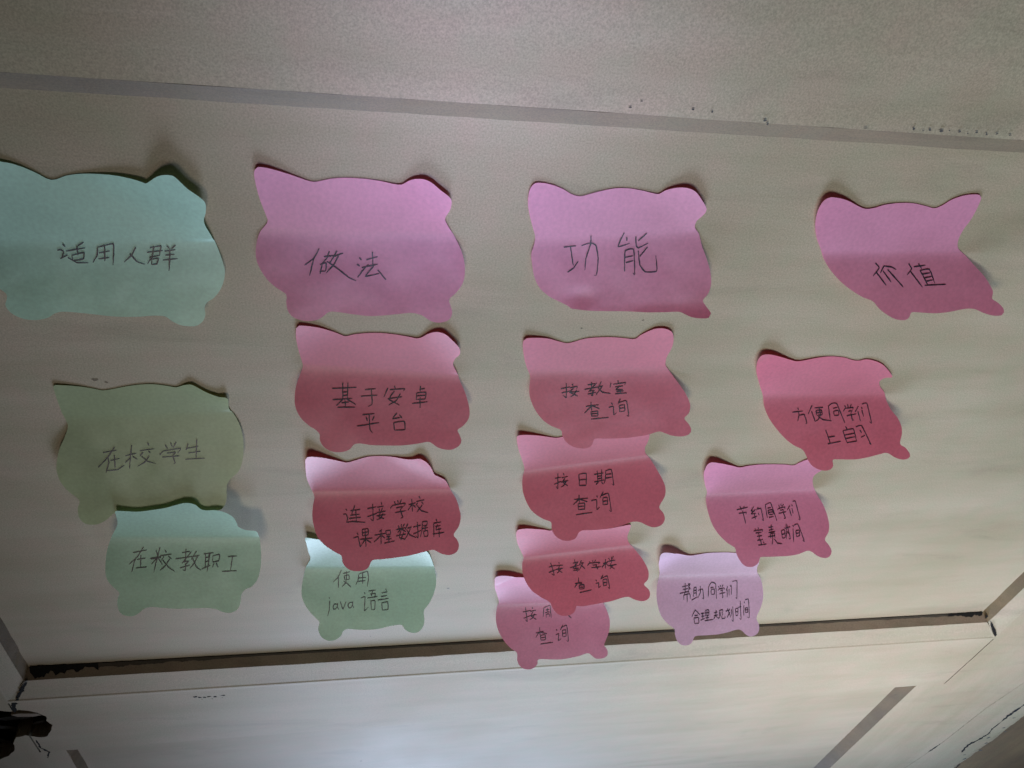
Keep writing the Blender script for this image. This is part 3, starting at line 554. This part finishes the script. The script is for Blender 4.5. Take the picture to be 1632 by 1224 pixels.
 'fangbian': dict(at=(220.0, 255.2), turn=-0.39, lift=26, twist=0.2, base=0.3, ear=(1.22, 1.05), colour='rose',
  outline='-40.5,-15.4 -42.8,-21.8 -42.6,-25.4 -40.9,-26.8 -36.7,-26.5 -31.2,-24.4 -26.4,-22.4 -22.5,-21.2 -18.8,-21.7 -12.9,-23.2 -6.6,-23.9 0.2,-23.2 4.8,-21.8 8.3,-21.3 11.8,-22.3 16.0,-21.6 21.0,-19.6 26.4,-15.5 30.6,-11.1 27.6,-10.5 25.7,-8.2 27.5,-4.6 32.1,-0.1 34.9,4.4 38.5,8.7 42.8,12.3 45.8,16.3 46.7,19.8 46.6,23.9 49.8,25.6 52.8,28.4 52.4,30.2 49.4,31.0 45.0,30.1 40.4,28.2 36.4,28.9 30.4,30.5 23.7,31.7 15.5,32.0 12.5,32.4 13.3,35.1 12.1,36.9 9.1,37.5 4.9,36.7 1.0,34.4 -2.3,30.1 -4.4,27.9 -9.6,25.8 -15.1,22.2 -20.9,17.1 -25.4,12.1 -28.6,6.9 -30.8,1.3 -35.1,-5.9',
  lines=[
   '-11.2,7.7 -10.5,8.8; -13.4,10.0 -8.1,9.3; -10.4,9.8 -9.7,11.3 -9.8,14.2; -9.9,11.5 -7.1,11.0 -4.8,15.1 -5.5,15.2; -4.0,6.6 -5.1,10.7; -3.7,9.4 -0.5,14.4; -2.4,7.8 2.0,7.5; -1.4,9.1 -0.5,11.3; -1.4,9.1 1.3,8.8 2.3,11.0 -0.5,11.3; -0.8,10.2 1.8,9.9; -0.1,7.8 1.5,11.3 0.6,13.5 -0.9,14.4; 0.3,11.9 3.4,13.4 8.0,14.0; 4.6,6.9 7.1,13.4; 4.6,6.9 6.3,5.6 8.8,5.9 15.1,14.9; 7.3,8.1 9.6,7.6; 8.0,9.4 8.8,11.5; 8.0,9.4 10.3,9.1 11.1,11.2 8.8,11.5; 13.1,6.6 14.1,7.8; 14.4,6.1 15.2,7.5; 16.4,6.0 16.2,7.6; 13.1,9.4 13.9,8.1 17.9,7.6 17.8,8.8; 15.6,9.4 17.6,9.1 17.2,10.3; 15.3,11.5 20.3,10.6; 17.3,10.3 18.9,13.6 19.6,13.3; 20.5,6.9 19.4,9.7; 20.8,9.4 23.2,13.9; 22.7,8.7 24.4,11.8; 22.1,7.5 22.9,8.1; 22.0,6.0 24.7,5.7 29.3,14.7 28.1,14.1',
   '5.8,18.3 9.5,24.4; 8.0,21.7 11.2,21.0; 8.2,24.8 14.8,23.3; 15.7,16.4 17.1,17.9; 14.8,18.5 17.9,23.6; 14.8,18.5 20.1,17.5 23.1,23.2; 16.2,20.4 21.2,19.5; 17.3,22.0 21.9,21.1; 18.0,23.9 23.4,23.1; 21.3,16.6 24.3,16.1 31.0,24.5 29.8,23.7; 23.7,18.1 25.0,19.3; 25.1,21.4 27.0,20.4',
  ]),
 'lianjie': dict(at=(14.3, 321.3), turn=0.71, lift=32, twist=0, base=0.3, ear=(4.76, 1.75), colour='rose',
  outline='-35.8,-22.2 -35.4,-26.9 -33.6,-28.3 -29.1,-26.4 -23.9,-23.6 -20.4,-21.7 -17.2,-20.3 -13.3,-21.8 -8.0,-24.0 -2.1,-24.5 4.0,-24.0 8.8,-23.0 12.5,-23.1 15.9,-24.7 19.1,-22.5 22.0,-17.3 24.1,-11.4 27.1,-9.2 30.0,-6.3 33.3,1.8 36.3,6.7 38.2,11.6 39.0,15.3 38.2,19.5 35.8,23.0 37.5,25.2 38.7,27.9 37.8,30.9 34.2,32.3 30.2,31.6 26.9,30.0 24.9,29.6 19.0,31.0 12.6,32.3 6.1,33.0 0.3,33.3 -4.2,33.6 -5.5,35.7 -6.7,37.4 -9.8,38.4 -13.7,38.3 -16.8,36.8 -18.8,34.1 -19.4,31.1 -22.6,29.3 -27.0,26.5 -30.7,22.6 -32.6,17.3 -33.3,12.7 -32.9,7.9 -32.3,4.2 -34.0,-1.7 -35.6,-10.6',
  lines=[
   '-17.5,10.0 -16.9,10.9; -18.7,12.6 -17.5,12.4 -16.5,14.2 -17.1,16.2; -15.3,10.9 -10.6,10.4; -13.2,8.6 -14.7,12.4; -15.3,13.0 -10.9,12.6; -15.9,14.5 -10.2,14.0; -12.7,11.0 -12.4,15.7; -17.1,16.2 -14.0,15.9 -8.0,16.4; -7.2,10.2 -2.8,9.4; -4.7,8.1 -4.2,15.6 -5.5,14.7; -7.1,13.8 -2.7,12.4; -0.6,7.3 -0.3,8.5; -2.5,9.7 0.7,9.1; -1.5,10.3 -1.2,11.5; 0.1,10.0 -0.5,11.5; -2.7,12.1 1.7,11.4; -0.8,12.1 -1.7,13.9 1.1,14.8; 0.4,12.4 -0.5,14.5 -2.7,15.3; -2.7,13.5 1.7,13.0; 5.7,7.1 6.4,8.3; 7.3,6.5 7.8,7.9; 9.2,6.3 8.4,7.9; 3.9,10.4 5.1,8.9 11.1,8.0 10.2,9.6; 6.7,10.1 9.9,9.6 8.7,11.1; 6.2,12.2 11.6,11.4; 8.8,11.1 10.1,14.4 9.1,14.7; 12.8,8.7 16.2,7.9; 14.2,6.0 14.8,11.8; 14.5,8.5 12.5,11.2; 14.9,8.8 16.3,10.0; 17.7,4.7 18.4,6.0; 16.5,7.3 20.4,6.5; 17.2,7.9 16.3,9.1; 19.1,7.5 20.1,8.6; 19.5,8.9 17.0,12.1; 16.9,9.1 19.3,11.6 22.6,12.5',
   '-12.0,21.0 -11.4,21.9; -13.6,23.3 -11.4,22.8 -10.3,27.2 -9.4,26.1; -9.5,19.6 -9.2,22.5; -9.5,19.6 -6.7,19.2 -6.6,22.0 -9.2,22.4; -9.4,21.1 -6.7,20.7; -8.1,19.6 -7.5,27.3; -10.4,24.0 -4.4,23.4; -7.9,24.0 -9.7,26.4; -7.4,24.1 -5.0,25.6; -0.0,19.8 -1.3,20.7; -3.5,22.1 1.9,21.5; -0.3,20.4 -0.2,26.3; -0.5,22.5 -3.7,25.3; 0.1,22.5 1.7,23.7; 1.9,20.4 2.3,22.2; 1.9,20.4 4.1,20.2 4.2,22.0 2.3,22.2; 2.3,23.1 4.5,22.9; 2.3,24.3 4.9,24.1; 3.4,22.8 3.7,25.8; 1.4,26.0 6.5,25.2; 7.9,18.2 8.6,19.4; 11.1,17.4 10.2,18.8; 7.0,20.0 11.8,19.2; 9.5,17.6 9.7,20.6; 9.3,20.0 7.7,21.5; 9.9,20.0 11.9,21.0; 9.3,20.9 8.7,23.6 11.7,24.5; 10.9,21.2 9.4,24.8; 7.1,22.9 11.9,22.1; 12.7,17.4 11.5,20.1; 12.5,19.5 14.7,18.9; 14.1,19.5 12.3,23.3 11.0,24.8; 12.2,20.1 13.9,22.5 17.1,23.8; 15.4,19.0 19.2,18.1; 17.3,16.6 18.0,23.8 16.8,22.9; 15.5,22.2 19.3,20.5; 19.8,16.7 22.1,16.4 22.1,18.2 19.9,18.5; 19.8,16.7 19.8,20.2 19.1,23.5; 19.9,19.7 22.8,19.2; 21.3,18.5 21.4,20.9; 20.6,20.9 21.0,23.3; 20.6,20.9 22.5,20.6 22.8,23.0 21.0,23.3; 26.6,15.6 27.1,16.7; 25.3,17.4 29.2,16.9; 25.5,17.4 25.9,23.7; 26.4,18.9 29.0,18.5; 27.3,18.0 26.8,20.4 29.4,19.9; 25.2,22.3 31.1,21.6; 28.2,19.5 28.6,23.7',
  ]),
 'riqi': dict(at=(112.5, 303.7), turn=-9.31, lift=32, twist=0, base=0.3, ear=(0.68, 1.05), colour='rose',
  outline='-33.9,-25.9 -33.1,-28.2 -29.3,-27.4 -24.0,-25.2 -19.3,-23.0 -15.1,-21.2 -12.1,-21.3 -6.3,-21.9 0.9,-21.5 9.3,-19.6 17.2,-17.4 23.2,-16.9 27.3,-17.3 30.5,-15.4 30.2,-9.7 29.3,-6.0 30.1,-1.0 32.9,3.4 35.9,8.7 38.5,13.6 39.9,17.7 39.3,21.6 36.2,26.1 38.0,28.9 38.8,31.9 37.0,34.5 33.1,35.2 29.4,33.9 26.6,32.2 23.8,31.4 20.6,31.5 14.8,32.8 8.4,33.2 2.1,33.1 -4.2,32.6 -6.3,33.8 -7.6,35.7 -11.5,36.4 -15.2,35.4 -18.1,33.0 -19.4,29.7 -19.4,26.9 -23.6,24.7 -28.2,20.8 -30.8,16.0 -32.1,10.7 -31.7,4.9 -30.4,-0.0 -31.5,-8.1 -33.2,-17.5',
  lines=[
   '-15.7,6.8 -12.6,6.6; -14.0,4.6 -14.6,11.6 -15.4,10.6; -16.3,9.6 -12.8,8.6; -11.3,4.9 -10.9,6.0; -12.3,6.9 -9.2,6.7; -10.8,7.4 -11.9,9.0 -9.6,11.0; -10.0,8.6 -11.4,10.5 -13.0,11.2; -12.8,8.9 -9.1,8.7; -3.6,6.4 -3.7,11.6; -3.6,6.4 0.1,6.4 -0.3,11.8; -3.5,9.1 -0.1,9.1; -3.7,11.6 -0.3,11.8; 4.0,7.3 8.7,7.2; 5.7,5.7 5.7,10.4; 8.0,5.4 7.6,10.4; 5.7,8.4 7.8,8.4; 5.8,9.6 7.8,9.5; 3.8,10.8 9.1,10.5; 6.0,11.0 4.6,12.1; 7.4,11.2 8.4,12.4; 10.0,6.3 9.5,10.3 8.7,12.2; 10.0,6.3 12.8,6.0 13.6,13.3 12.7,12.7; 9.9,8.0 12.7,8.0; 9.8,9.7 12.9,9.6',
   '-7.0,17.5 0.2,17.8; -4.3,15.6 -4.4,19.8; -4.5,17.8 -7.5,20.0; -3.9,17.9 -0.3,19.4; -5.1,19.9 -5.1,22.6; -5.1,19.9 -1.9,19.9 -2.0,22.6 -5.1,22.6; -5.0,21.2 -2.0,21.2; -6.6,24.8 1.8,24.7; 4.6,17.1 5.0,18.0; 1.6,19.1 4.4,19.1 4.2,23.6 5.7,22.7; 8.1,15.8 6.1,18.4; 7.1,17.4 10.6,17.0 11.5,25.3 10.6,24.6; 7.6,18.6 7.5,21.7; 7.6,18.6 9.8,18.6 9.8,21.7 7.5,21.7; 7.6,20.2 9.8,20.2',
  ]),
 'jieyue': dict(at=(215.5, 330.5), turn=-1.39, lift=36, twist=0.1, base=0.3, ear=(0.54, 1.4), colour='pink',
  outline='-38.1,-18.1 -39.4,-24.6 -38.3,-28.8 -34.2,-28.6 -29.1,-26.2 -23.9,-23.5 -18.9,-21.3 -14.9,-22.1 -8.5,-22.7 -1.2,-22.5 6.2,-21.9 11.3,-21.1 14.0,-23.5 17.3,-25.8 22.8,-27.0 27.4,-24.6 29.3,-17.2 27.2,-13.5 26.8,-9.7 29.6,-3.0 34.4,4.2 38.2,8.5 41.2,13.5 42.8,17.9 42.7,21.3 40.7,24.6 43.1,27.0 45.0,29.9 43.7,32.3 40.6,32.9 36.7,32.0 33.5,30.3 30.9,29.8 25.3,31.3 19.1,32.0 12.9,32.2 6.6,32.2 3.4,32.4 2.8,34.7 0.7,36.4 -1.7,37.0 -5.5,36.2 -8.8,33.1 -10.6,30.1 -11.4,28.0 -16.2,25.4 -21.4,21.3 -25.6,16.1 -28.6,9.7 -30.2,4.2 -30.7,-0.9 -34.1,-8.1',
  lines=[
   '-12.0,10.0 -5.6,8.9; -10.3,8.2 -9.2,10.3; -7.9,8.2 -8.0,9.8; -10.6,11.8 -6.3,11.4 -6.5,12.4; -8.5,10.6 -6.1,16.7; -2.2,8.7 -3.6,10.7 -1.4,10.9; -1.1,10.0 -3.4,12.2 -0.6,12.0; -2.9,14.3 0.1,13.3; 0.3,9.0 -0.5,10.5; 0.1,10.0 2.0,9.8 4.0,15.4 3.1,14.9; 0.6,11.8 1.3,12.9; -1.6,12.0 -0.7,14.8; 4.3,8.1 6.1,14.2; 4.3,8.1 7.3,7.2 11.9,15.9; 5.7,9.7 7.8,9.3; 6.1,10.7 6.9,12.7; 6.1,10.7 8.6,10.5 9.4,12.6 6.9,12.7; 6.5,11.7 9.0,11.5; 7.0,14.0 9.8,13.7; 12.1,8.3 12.9,9.4; 13.3,7.8 13.8,8.9; 14.9,7.9 14.4,9.1; 11.7,10.6 12.6,9.9 16.0,9.4 15.8,10.4; 13.3,10.9 15.2,10.7 15.0,11.9; 12.5,12.4 16.9,11.7; 15.3,12.2 16.8,14.7 15.9,14.7; 18.8,8.8 17.4,11.0; 18.7,10.5 20.2,13.8; 20.2,10.1 21.1,12.6; 19.7,8.5 20.4,9.1; 20.2,7.0 21.7,6.8 25.4,15.4 24.4,15.1',
   '-0.6,19.1 -0.3,19.9; -1.1,20.5 -0.9,20.1 3.8,19.7 3.5,20.7; 1.2,18.6 1.4,19.4; -0.2,21.1 3.2,20.9; 1.7,21.1 2.3,24.2; 0.9,22.6 3.7,22.3; 1.0,24.4 4.4,24.1; 1.8,26.6 6.5,26.3; 3.0,24.4 3.6,26.4; 4.5,25.2 5.2,25.7; 7.1,18.7 9.9,18.4; 8.6,17.5 8.9,20.3; 7.5,20.0 10.3,19.5; 7.3,21.0 11.3,20.6; 8.3,21.7 9.1,23.7; 8.3,21.7 10.8,21.4 11.3,23.5; 9.7,22.0 10.0,23.8; 10.2,23.8 9.9,26.5; 11.0,24.0 13.0,26.0 15.9,26.3; 7.2,23.0 11.5,22.5; 14.8,20.4 15.7,23.8; 14.8,20.4 16.6,20.1 17.5,23.6; 15.2,22.1 17.1,21.9; 15.7,23.8 17.5,23.6; 16.6,19.4 20.0,18.7; 18.0,17.9 20.4,24.1 19.4,23.9; 18.3,20.7 19.0,21.9; 17.4,17.4 18.2,24.3; 21.6,19.5 22.4,25.6; 21.2,18.0 21.9,18.6; 22.1,18.0 24.3,17.6 28.7,25.4 27.7,24.9; 23.3,20.5 23.8,23.2; 23.3,20.5 25.2,20.3 25.7,22.7 23.8,23.2; 23.5,21.7 25.4,21.5',
  ]),
 'java': dict(at=(9.9, 388.7), turn=3.66, lift=27, twist=0, base=0.3, ear=(1.36, 1.4), colour='green',
  outline='-35.3,-30.0 -32.0,-29.4 -28.0,-27.1 -23.9,-25.7 -17.6,-25.4 -9.5,-26.4 -0.7,-27.3 8.3,-26.6 16.2,-25.1 22.0,-22.2 28.5,-14.4 31.6,-7.3 35.0,3.6 36.5,10.6 36.0,16.6 34.0,22.6 31.4,26.6 31.4,29.2 32.1,33.3 31.2,37.3 28.5,39.8 25.2,39.9 21.8,38.1 19.3,35.3 13.8,35.6 7.5,37.1 1.2,37.6 -5.1,37.5 -10.2,37.0 -12.6,38.3 -13.7,40.9 -16.7,43.1 -20.4,43.4 -24.3,41.0 -26.1,36.6 -25.7,32.7 -28.6,29.4 -32.5,24.8 -35.1,19.6 -36.0,14.5 -35.4,8.0 -34.2,0.5 -32.3,-7.5 -33.4,-14.9 -34.6,-24.1',
  lines=[
   '-15.7,3.2 -17.3,7.5 -19.6,10.1; -17.0,7.5 -16.6,13.4; -14.7,5.1 -11.1,4.0; -14.0,6.5 -13.5,8.8; -14.0,6.5 -11.5,6.0 -11.3,8.5 -13.5,8.8; -12.8,4.0 -12.8,10.2 -14.8,12.8; -14.1,9.5 -11.5,11.5 -9.9,13.1; -6.3,5.8 -6.4,8.9 -7.5,11.8; -6.1,5.5 -1.8,4.1 -0.9,8.3 -1.2,12.9; -6.2,7.9 -2.2,7.6; -6.4,9.9 -2.4,9.5; -4.3,4.4 -3.8,11.2',
   '-21.2,18.8 -21.0,19.3; -20.8,20.5 -20.8,25.6 -21.5,29.2; -16.8,22.6 -18.2,22.6 -18.9,24.1 -18.4,25.4 -17.3,25.2 -16.6,23.8; -16.5,22.1 -16.5,24.3 -15.7,25.6; -15.2,21.2 -13.4,25.4 -12.1,21.2; -8.7,21.7 -10.2,21.8 -10.9,23.3 -10.3,24.8 -9.2,24.7 -8.6,23.2; -8.5,21.2 -8.4,23.6 -7.6,24.8; -2.5,16.2 -2.0,17.3; -4.2,19.4 -2.0,18.8 -1.8,26.6 0.3,24.4; -0.4,15.5 3.6,14.9; 1.8,15.2 1.4,18.2; 0.7,17.2 3.5,16.9 3.0,19.2; -0.7,19.4 4.9,18.5; 1.3,20.8 2.0,26.0; 1.3,21.1 3.5,20.8 3.8,25.7 2.0,26.0; 8.9,14.3 9.5,15.3; 6.9,16.6 10.0,16.0; 6.7,18.6 9.9,18.1; 5.0,20.5 11.0,19.7; 7.3,22.2 8.0,26.1; 7.3,22.2 10.5,21.6 11.1,25.9 8.0,26.3',
  ]),
 'jiaoxuelou': dict(at=(123.2, 381.1), turn=-7.59, lift=35, twist=0, base=0.3, ear=(0.68, 1.05), colour='rose',
  outline='-34.7,-25.1 -33.8,-29.3 -29.5,-29.2 -24.0,-26.7 -18.5,-24.1 -15.8,-22.7 -9.0,-23.5 1.2,-21.4 11.6,-18.4 18.5,-18.4 25.1,-19.9 28.5,-20.0 28.5,-14.4 28.1,-8.2 30.0,-1.1 33.9,4.6 37.7,9.6 40.3,14.3 41.1,17.5 40.4,20.6 38.1,22.8 40.9,25.9 41.3,28.8 39.9,30.5 37.0,31.2 32.7,30.1 28.8,28.1 24.9,28.0 17.6,29.2 8.9,29.8 1.8,30.0 -1.8,29.6 -2.6,31.7 -4.9,33.4 -9.2,33.8 -12.7,32.5 -15.3,29.5 -17.1,25.9 -21.8,22.9 -26.5,19.3 -29.6,14.7 -31.1,9.5 -31.0,4.9 -30.1,1.1 -31.6,-5.4 -33.8,-15.2',
  lines=[
   '-16.2,8.2 -11.9,7.7; -15.0,6.0 -13.3,12.6 -14.7,11.9; -16.4,11.0 -11.7,9.9; -10.4,6.2 -10.1,7.2; -11.9,8.0 -8.1,8.1; -10.2,8.5 -11.0,10.3 -8.7,11.8; -9.2,9.6 -10.7,11.3 -11.8,11.8; -11.7,9.9 -8.2,9.7; -2.4,7.7 0.4,7.4; -1.3,5.8 -0.8,10.8; -4.0,9.8 1.0,9.2; 0.8,7.1 -2.6,10.6; -1.9,10.6 0.9,10.6; -0.5,10.8 0.1,12.4; -2.3,11.5 1.2,11.5; 2.6,6.6 1.0,9.4; 2.1,8.2 3.9,8.1; 3.2,8.6 1.2,11.3; 1.8,8.8 4.4,11.3; 7.1,7.7 7.4,8.7; 8.9,7.3 9.2,8.3; 10.7,7.1 9.9,8.4; 5.9,9.9 7.1,8.7 13.1,8.7 12.0,9.5; 8.8,9.8 11.3,9.8 10.5,10.7; 8.0,11.0 13.7,11.0; 10.8,10.7 11.8,12.1; 14.8,9.5 17.7,9.2; 16.3,7.4 16.1,12.2; 16.0,9.6 14.0,11.6; 16.6,9.7 17.8,11.1; 18.1,6.9 18.8,8.0; 21.0,6.2 20.2,7.8; 17.3,8.8 22.0,8.5; 19.9,6.5 19.8,10.0; 19.1,9.9 19.3,11.6 21.4,13.0; 17.9,11.1 22.6,10.9; 20.8,10.8 18.6,12.7',
   '-2.0,18.1 2.2,17.9; 0.3,15.3 0.4,19.0; -0.3,18.0 -2.2,20.0; 0.8,18.4 3.6,19.3; 0.4,19.3 0.6,21.2; 0.4,19.3 3.2,19.3 3.2,21.1 0.6,21.2; 0.9,20.3 3.1,20.3; 0.5,22.9 7.6,22.3; 10.1,17.5 10.8,18.2; 10.0,19.4 11.8,19.2 11.6,21.7 13.1,20.9; 14.5,15.5 12.9,17.5; 13.3,17.2 16.9,16.3 18.0,22.7 17.0,21.9; 14.3,17.9 14.5,21.1; 14.3,17.9 16.5,17.8 16.5,20.6 14.5,21.1; 14.5,19.5 16.5,19.4',
  ]),
 'zhou': dict(at=(118.3, 434.6), turn=1.17, lift=32, twist=0, base=0.3, ear=(0.68, 1.4), colour='pink',
  outline='-39.6,-27.7 -39.9,-32.2 -38.0,-34.0 -32.3,-33.7 -23.8,-30.3 -13.6,-27.0 -2.5,-26.9 8.9,-25.8 17.5,-27.1 24.9,-24.3 28.9,-11.2 31.8,0.6 34.2,5.4 36.8,10.0 38.7,15.2 38.8,21.0 37.0,26.7 36.5,28.8 38.8,31.8 39.3,34.8 36.9,36.5 32.0,36.5 28.6,34.3 26.1,33.1 19.9,34.6 10.5,35.9 2.6,35.7 -5.2,35.5 -5.4,38.0 -7.9,40.4 -11.8,40.8 -15.8,39.3 -18.4,35.6 -19.1,30.9 -23.6,27.5 -28.5,22.4 -32.0,16.6 -33.6,10.1 -33.4,3.3 -32.9,-1.2 -35.5,-10.8 -38.2,-19.9',
  lines=[
   '-17.2,7.1 -12.3,6.2; -16.0,4.1 -14.1,12.7 -15.3,11.6; -16.5,10.8 -12.8,9.5; -11.8,4.3 -11.3,5.5; -12.7,6.9 -9.3,6.3; -11.1,7.4 -12.0,9.6 -8.4,11.9; -9.8,8.5 -11.1,11.0 -12.6,11.7; -12.8,9.5 -8.6,9.0; -4.4,5.0 -4.3,10.6; -4.4,5.0 -0.7,3.9 0.8,11.5; -3.1,6.6 -0.8,6.3; -3.4,8.1 -0.5,7.8; -2.1,5.5 -1.8,8.1; -2.6,9.2 -2.3,11.0; -2.6,9.2 -0.6,9.1 -0.4,10.7; 11.6,10.3 13.6,12.0',
   '-8.1,19.7 -3.1,18.9; -6.0,16.6 -5.3,21.3; -6.2,19.4 -7.9,22.2; -5.0,19.5 -1.1,20.4; -5.0,21.3 -4.5,24.1; -5.0,21.3 -2.2,21.0 -1.7,23.9 -4.5,24.1; -4.6,22.7 -2.0,22.5; -4.6,26.4 3.3,25.5; 4.6,18.1 5.2,19.0; 4.5,21.3 6.4,20.7 6.5,24.6 8.2,23.6; 8.6,15.8 7.3,18.6; 7.6,17.5 11.0,16.2 13.0,25.3 11.8,24.9; 8.5,19.0 9.1,22.6; 8.5,19.0 10.6,18.7 11.2,22.3 9.1,22.6; 8.9,20.8 11.0,20.5',
  ]),
 'bangzhu': dict(at=(212.3, 411.7), turn=2.11, lift=38, twist=0, base=0.3, ear=(0.68, 2.1), colour='pale',
  outline='-38.1,-15.5 -41.1,-25.3 -40.5,-29.4 -36.6,-29.6 -31.4,-27.8 -25.4,-23.7 -20.2,-21.1 -15.6,-21.4 -10.1,-22.5 -3.2,-22.8 4.0,-22.6 8.9,-22.1 12.7,-24.3 17.8,-23.4 24.4,-20.5 28.3,-11.1 29.3,-5.9 32.2,0.5 35.7,5.1 37.8,10.2 38.7,15.1 37.8,19.8 36.1,23.6 35.7,26.0 37.7,28.9 38.1,32.2 36.4,34.1 32.8,34.9 29.5,33.9 26.1,31.6 22.9,31.1 16.8,32.3 10.7,33.1 4.0,33.3 -3.4,33.3 -5.4,34.2 -6.4,36.5 -9.0,37.8 -13.3,37.5 -16.5,35.2 -18.1,31.9 -18.6,29.6 -23.4,26.7 -28.1,22.4 -30.6,17.7 -32.1,12.5 -32.4,7.2 -32.0,2.3 -33.2,-3.3',
  lines=[
   '-16.2,8.0 -12.4,7.4; -15.5,9.5 -12.2,9.0; -17.3,11.4 -11.4,10.5; -14.4,6.1 -13.8,11.0 -14.7,12.9; -12.5,6.6 -11.1,6.4 -11.7,8.1 -10.7,9.1 -11.8,9.8; -12.0,6.4 -11.3,11.5; -14.5,12.4 -14.2,14.8; -14.5,12.4 -10.7,11.8 -10.0,14.4; -12.6,10.5 -11.8,16.2; -8.3,8.7 -8.0,13.5; -8.3,8.7 -6.9,8.5 -6.2,13.1; -8.1,10.2 -6.7,10.0; -8.0,11.6 -6.4,11.4; -9.1,15.1 -5.3,13.6; -5.4,10.2 -2.5,9.6 -1.2,14.6 -2.2,14.1; -4.2,7.8 -3.8,11.2 -4.9,14.1; 1.3,8.4 1.7,13.7; 1.3,8.4 2.8,5.9 5.7,7.0 7.3,14.8; 2.6,9.0 4.7,8.6; 3.1,9.9 3.5,12.3; 3.1,9.9 5.2,9.7 5.5,12.2 3.5,12.3; 7.7,8.1 8.4,9.1; 8.8,7.6 9.3,8.6; 10.6,7.4 10.2,8.6; 7.7,10.5 8.5,9.6 11.8,9.2 11.7,10.1; 9.3,10.6 11.0,10.2 10.5,11.1; 8.9,12.2 12.8,11.6; 10.5,11.1 11.5,14.0 10.9,14.0; 13.8,8.2 13.3,10.6; 13.8,10.2 14.3,14.0; 15.0,9.7 15.4,13.1; 15.3,7.7 16.0,8.5; 16.2,7.8 16.9,12.7; 16.5,5.7 19.6,5.5 20.9,14.7 19.9,14.2',
   '-6.1,20.1 -8.1,23.4; -6.1,20.1 -2.7,22.6; -6.4,22.9 -3.9,22.8; -6.5,24.1 -5.9,26.9; -6.5,24.1 -3.5,24.0 -3.2,26.8 -5.9,26.9; -2.2,22.1 0.2,21.8; -1.7,23.5 0.4,23.3; -1.0,21.9 -0.6,25.0; -2.1,25.4 0.8,24.5; 0.4,20.5 0.9,23.1; 0.4,20.5 2.8,20.3 3.1,23.0 0.9,23.1; 0.6,21.8 2.9,21.6; 1.6,20.4 2.4,25.5; 1.1,24.3 3.5,24.1; 0.7,25.7 6.1,25.2; 6.3,21.9 8.8,21.5; 6.5,23.3 9.2,22.9; 7.7,20.5 7.7,23.3 6.4,25.2; 8.1,23.6 9.8,24.8; 9.9,20.6 10.2,23.4; 9.9,20.6 12.0,20.4 12.3,23.2; 11.1,21.3 10.8,23.4 9.8,25.0; 11.8,23.4 12.2,24.9 14.1,24.7 14.0,23.7; 14.0,21.1 17.0,20.5; 15.0,19.7 18.1,24.5; 17.1,21.7 15.3,24.5; 16.3,20.0 16.8,20.4; 17.9,20.3 18.3,23.6; 18.6,18.9 19.9,26.5 18.8,25.7; 20.6,20.1 21.3,23.7; 20.6,20.1 22.2,19.9 22.7,23.5; 20.9,21.8 22.5,21.6; 21.3,23.7 22.7,23.5; 22.4,19.5 24.5,19.0; 23.3,16.1 25.1,25.7 24.1,25.2; 26.1,18.6 26.7,23.8; 26.1,16.7 26.5,17.4; 26.6,15.8 28.8,15.6 30.6,24.9 29.3,24.6; 27.2,20.1 27.6,22.4; 27.2,20.1 28.7,19.9 29.2,22.2 27.6,22.4; 27.3,21.1 28.9,20.9',
  ]),
}

for i, (k, p) in enumerate(NOTES.items()):
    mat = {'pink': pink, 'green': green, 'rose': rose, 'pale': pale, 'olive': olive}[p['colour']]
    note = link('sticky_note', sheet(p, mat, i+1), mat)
    loc = place(0, 0, p); note.data.transform(Matrix.Translation(-loc)); note.location = loc
    lab, texts = INFO[k]
    note['label'] = lab; note['category'] = 'sticky note'; note['group'] = 'pig shaped sticky notes on the door'
    for j, (ln, tx) in enumerate(zip(p['lines'], texts)):
        writing(ln, p, i*7+j, ink, note, tx)
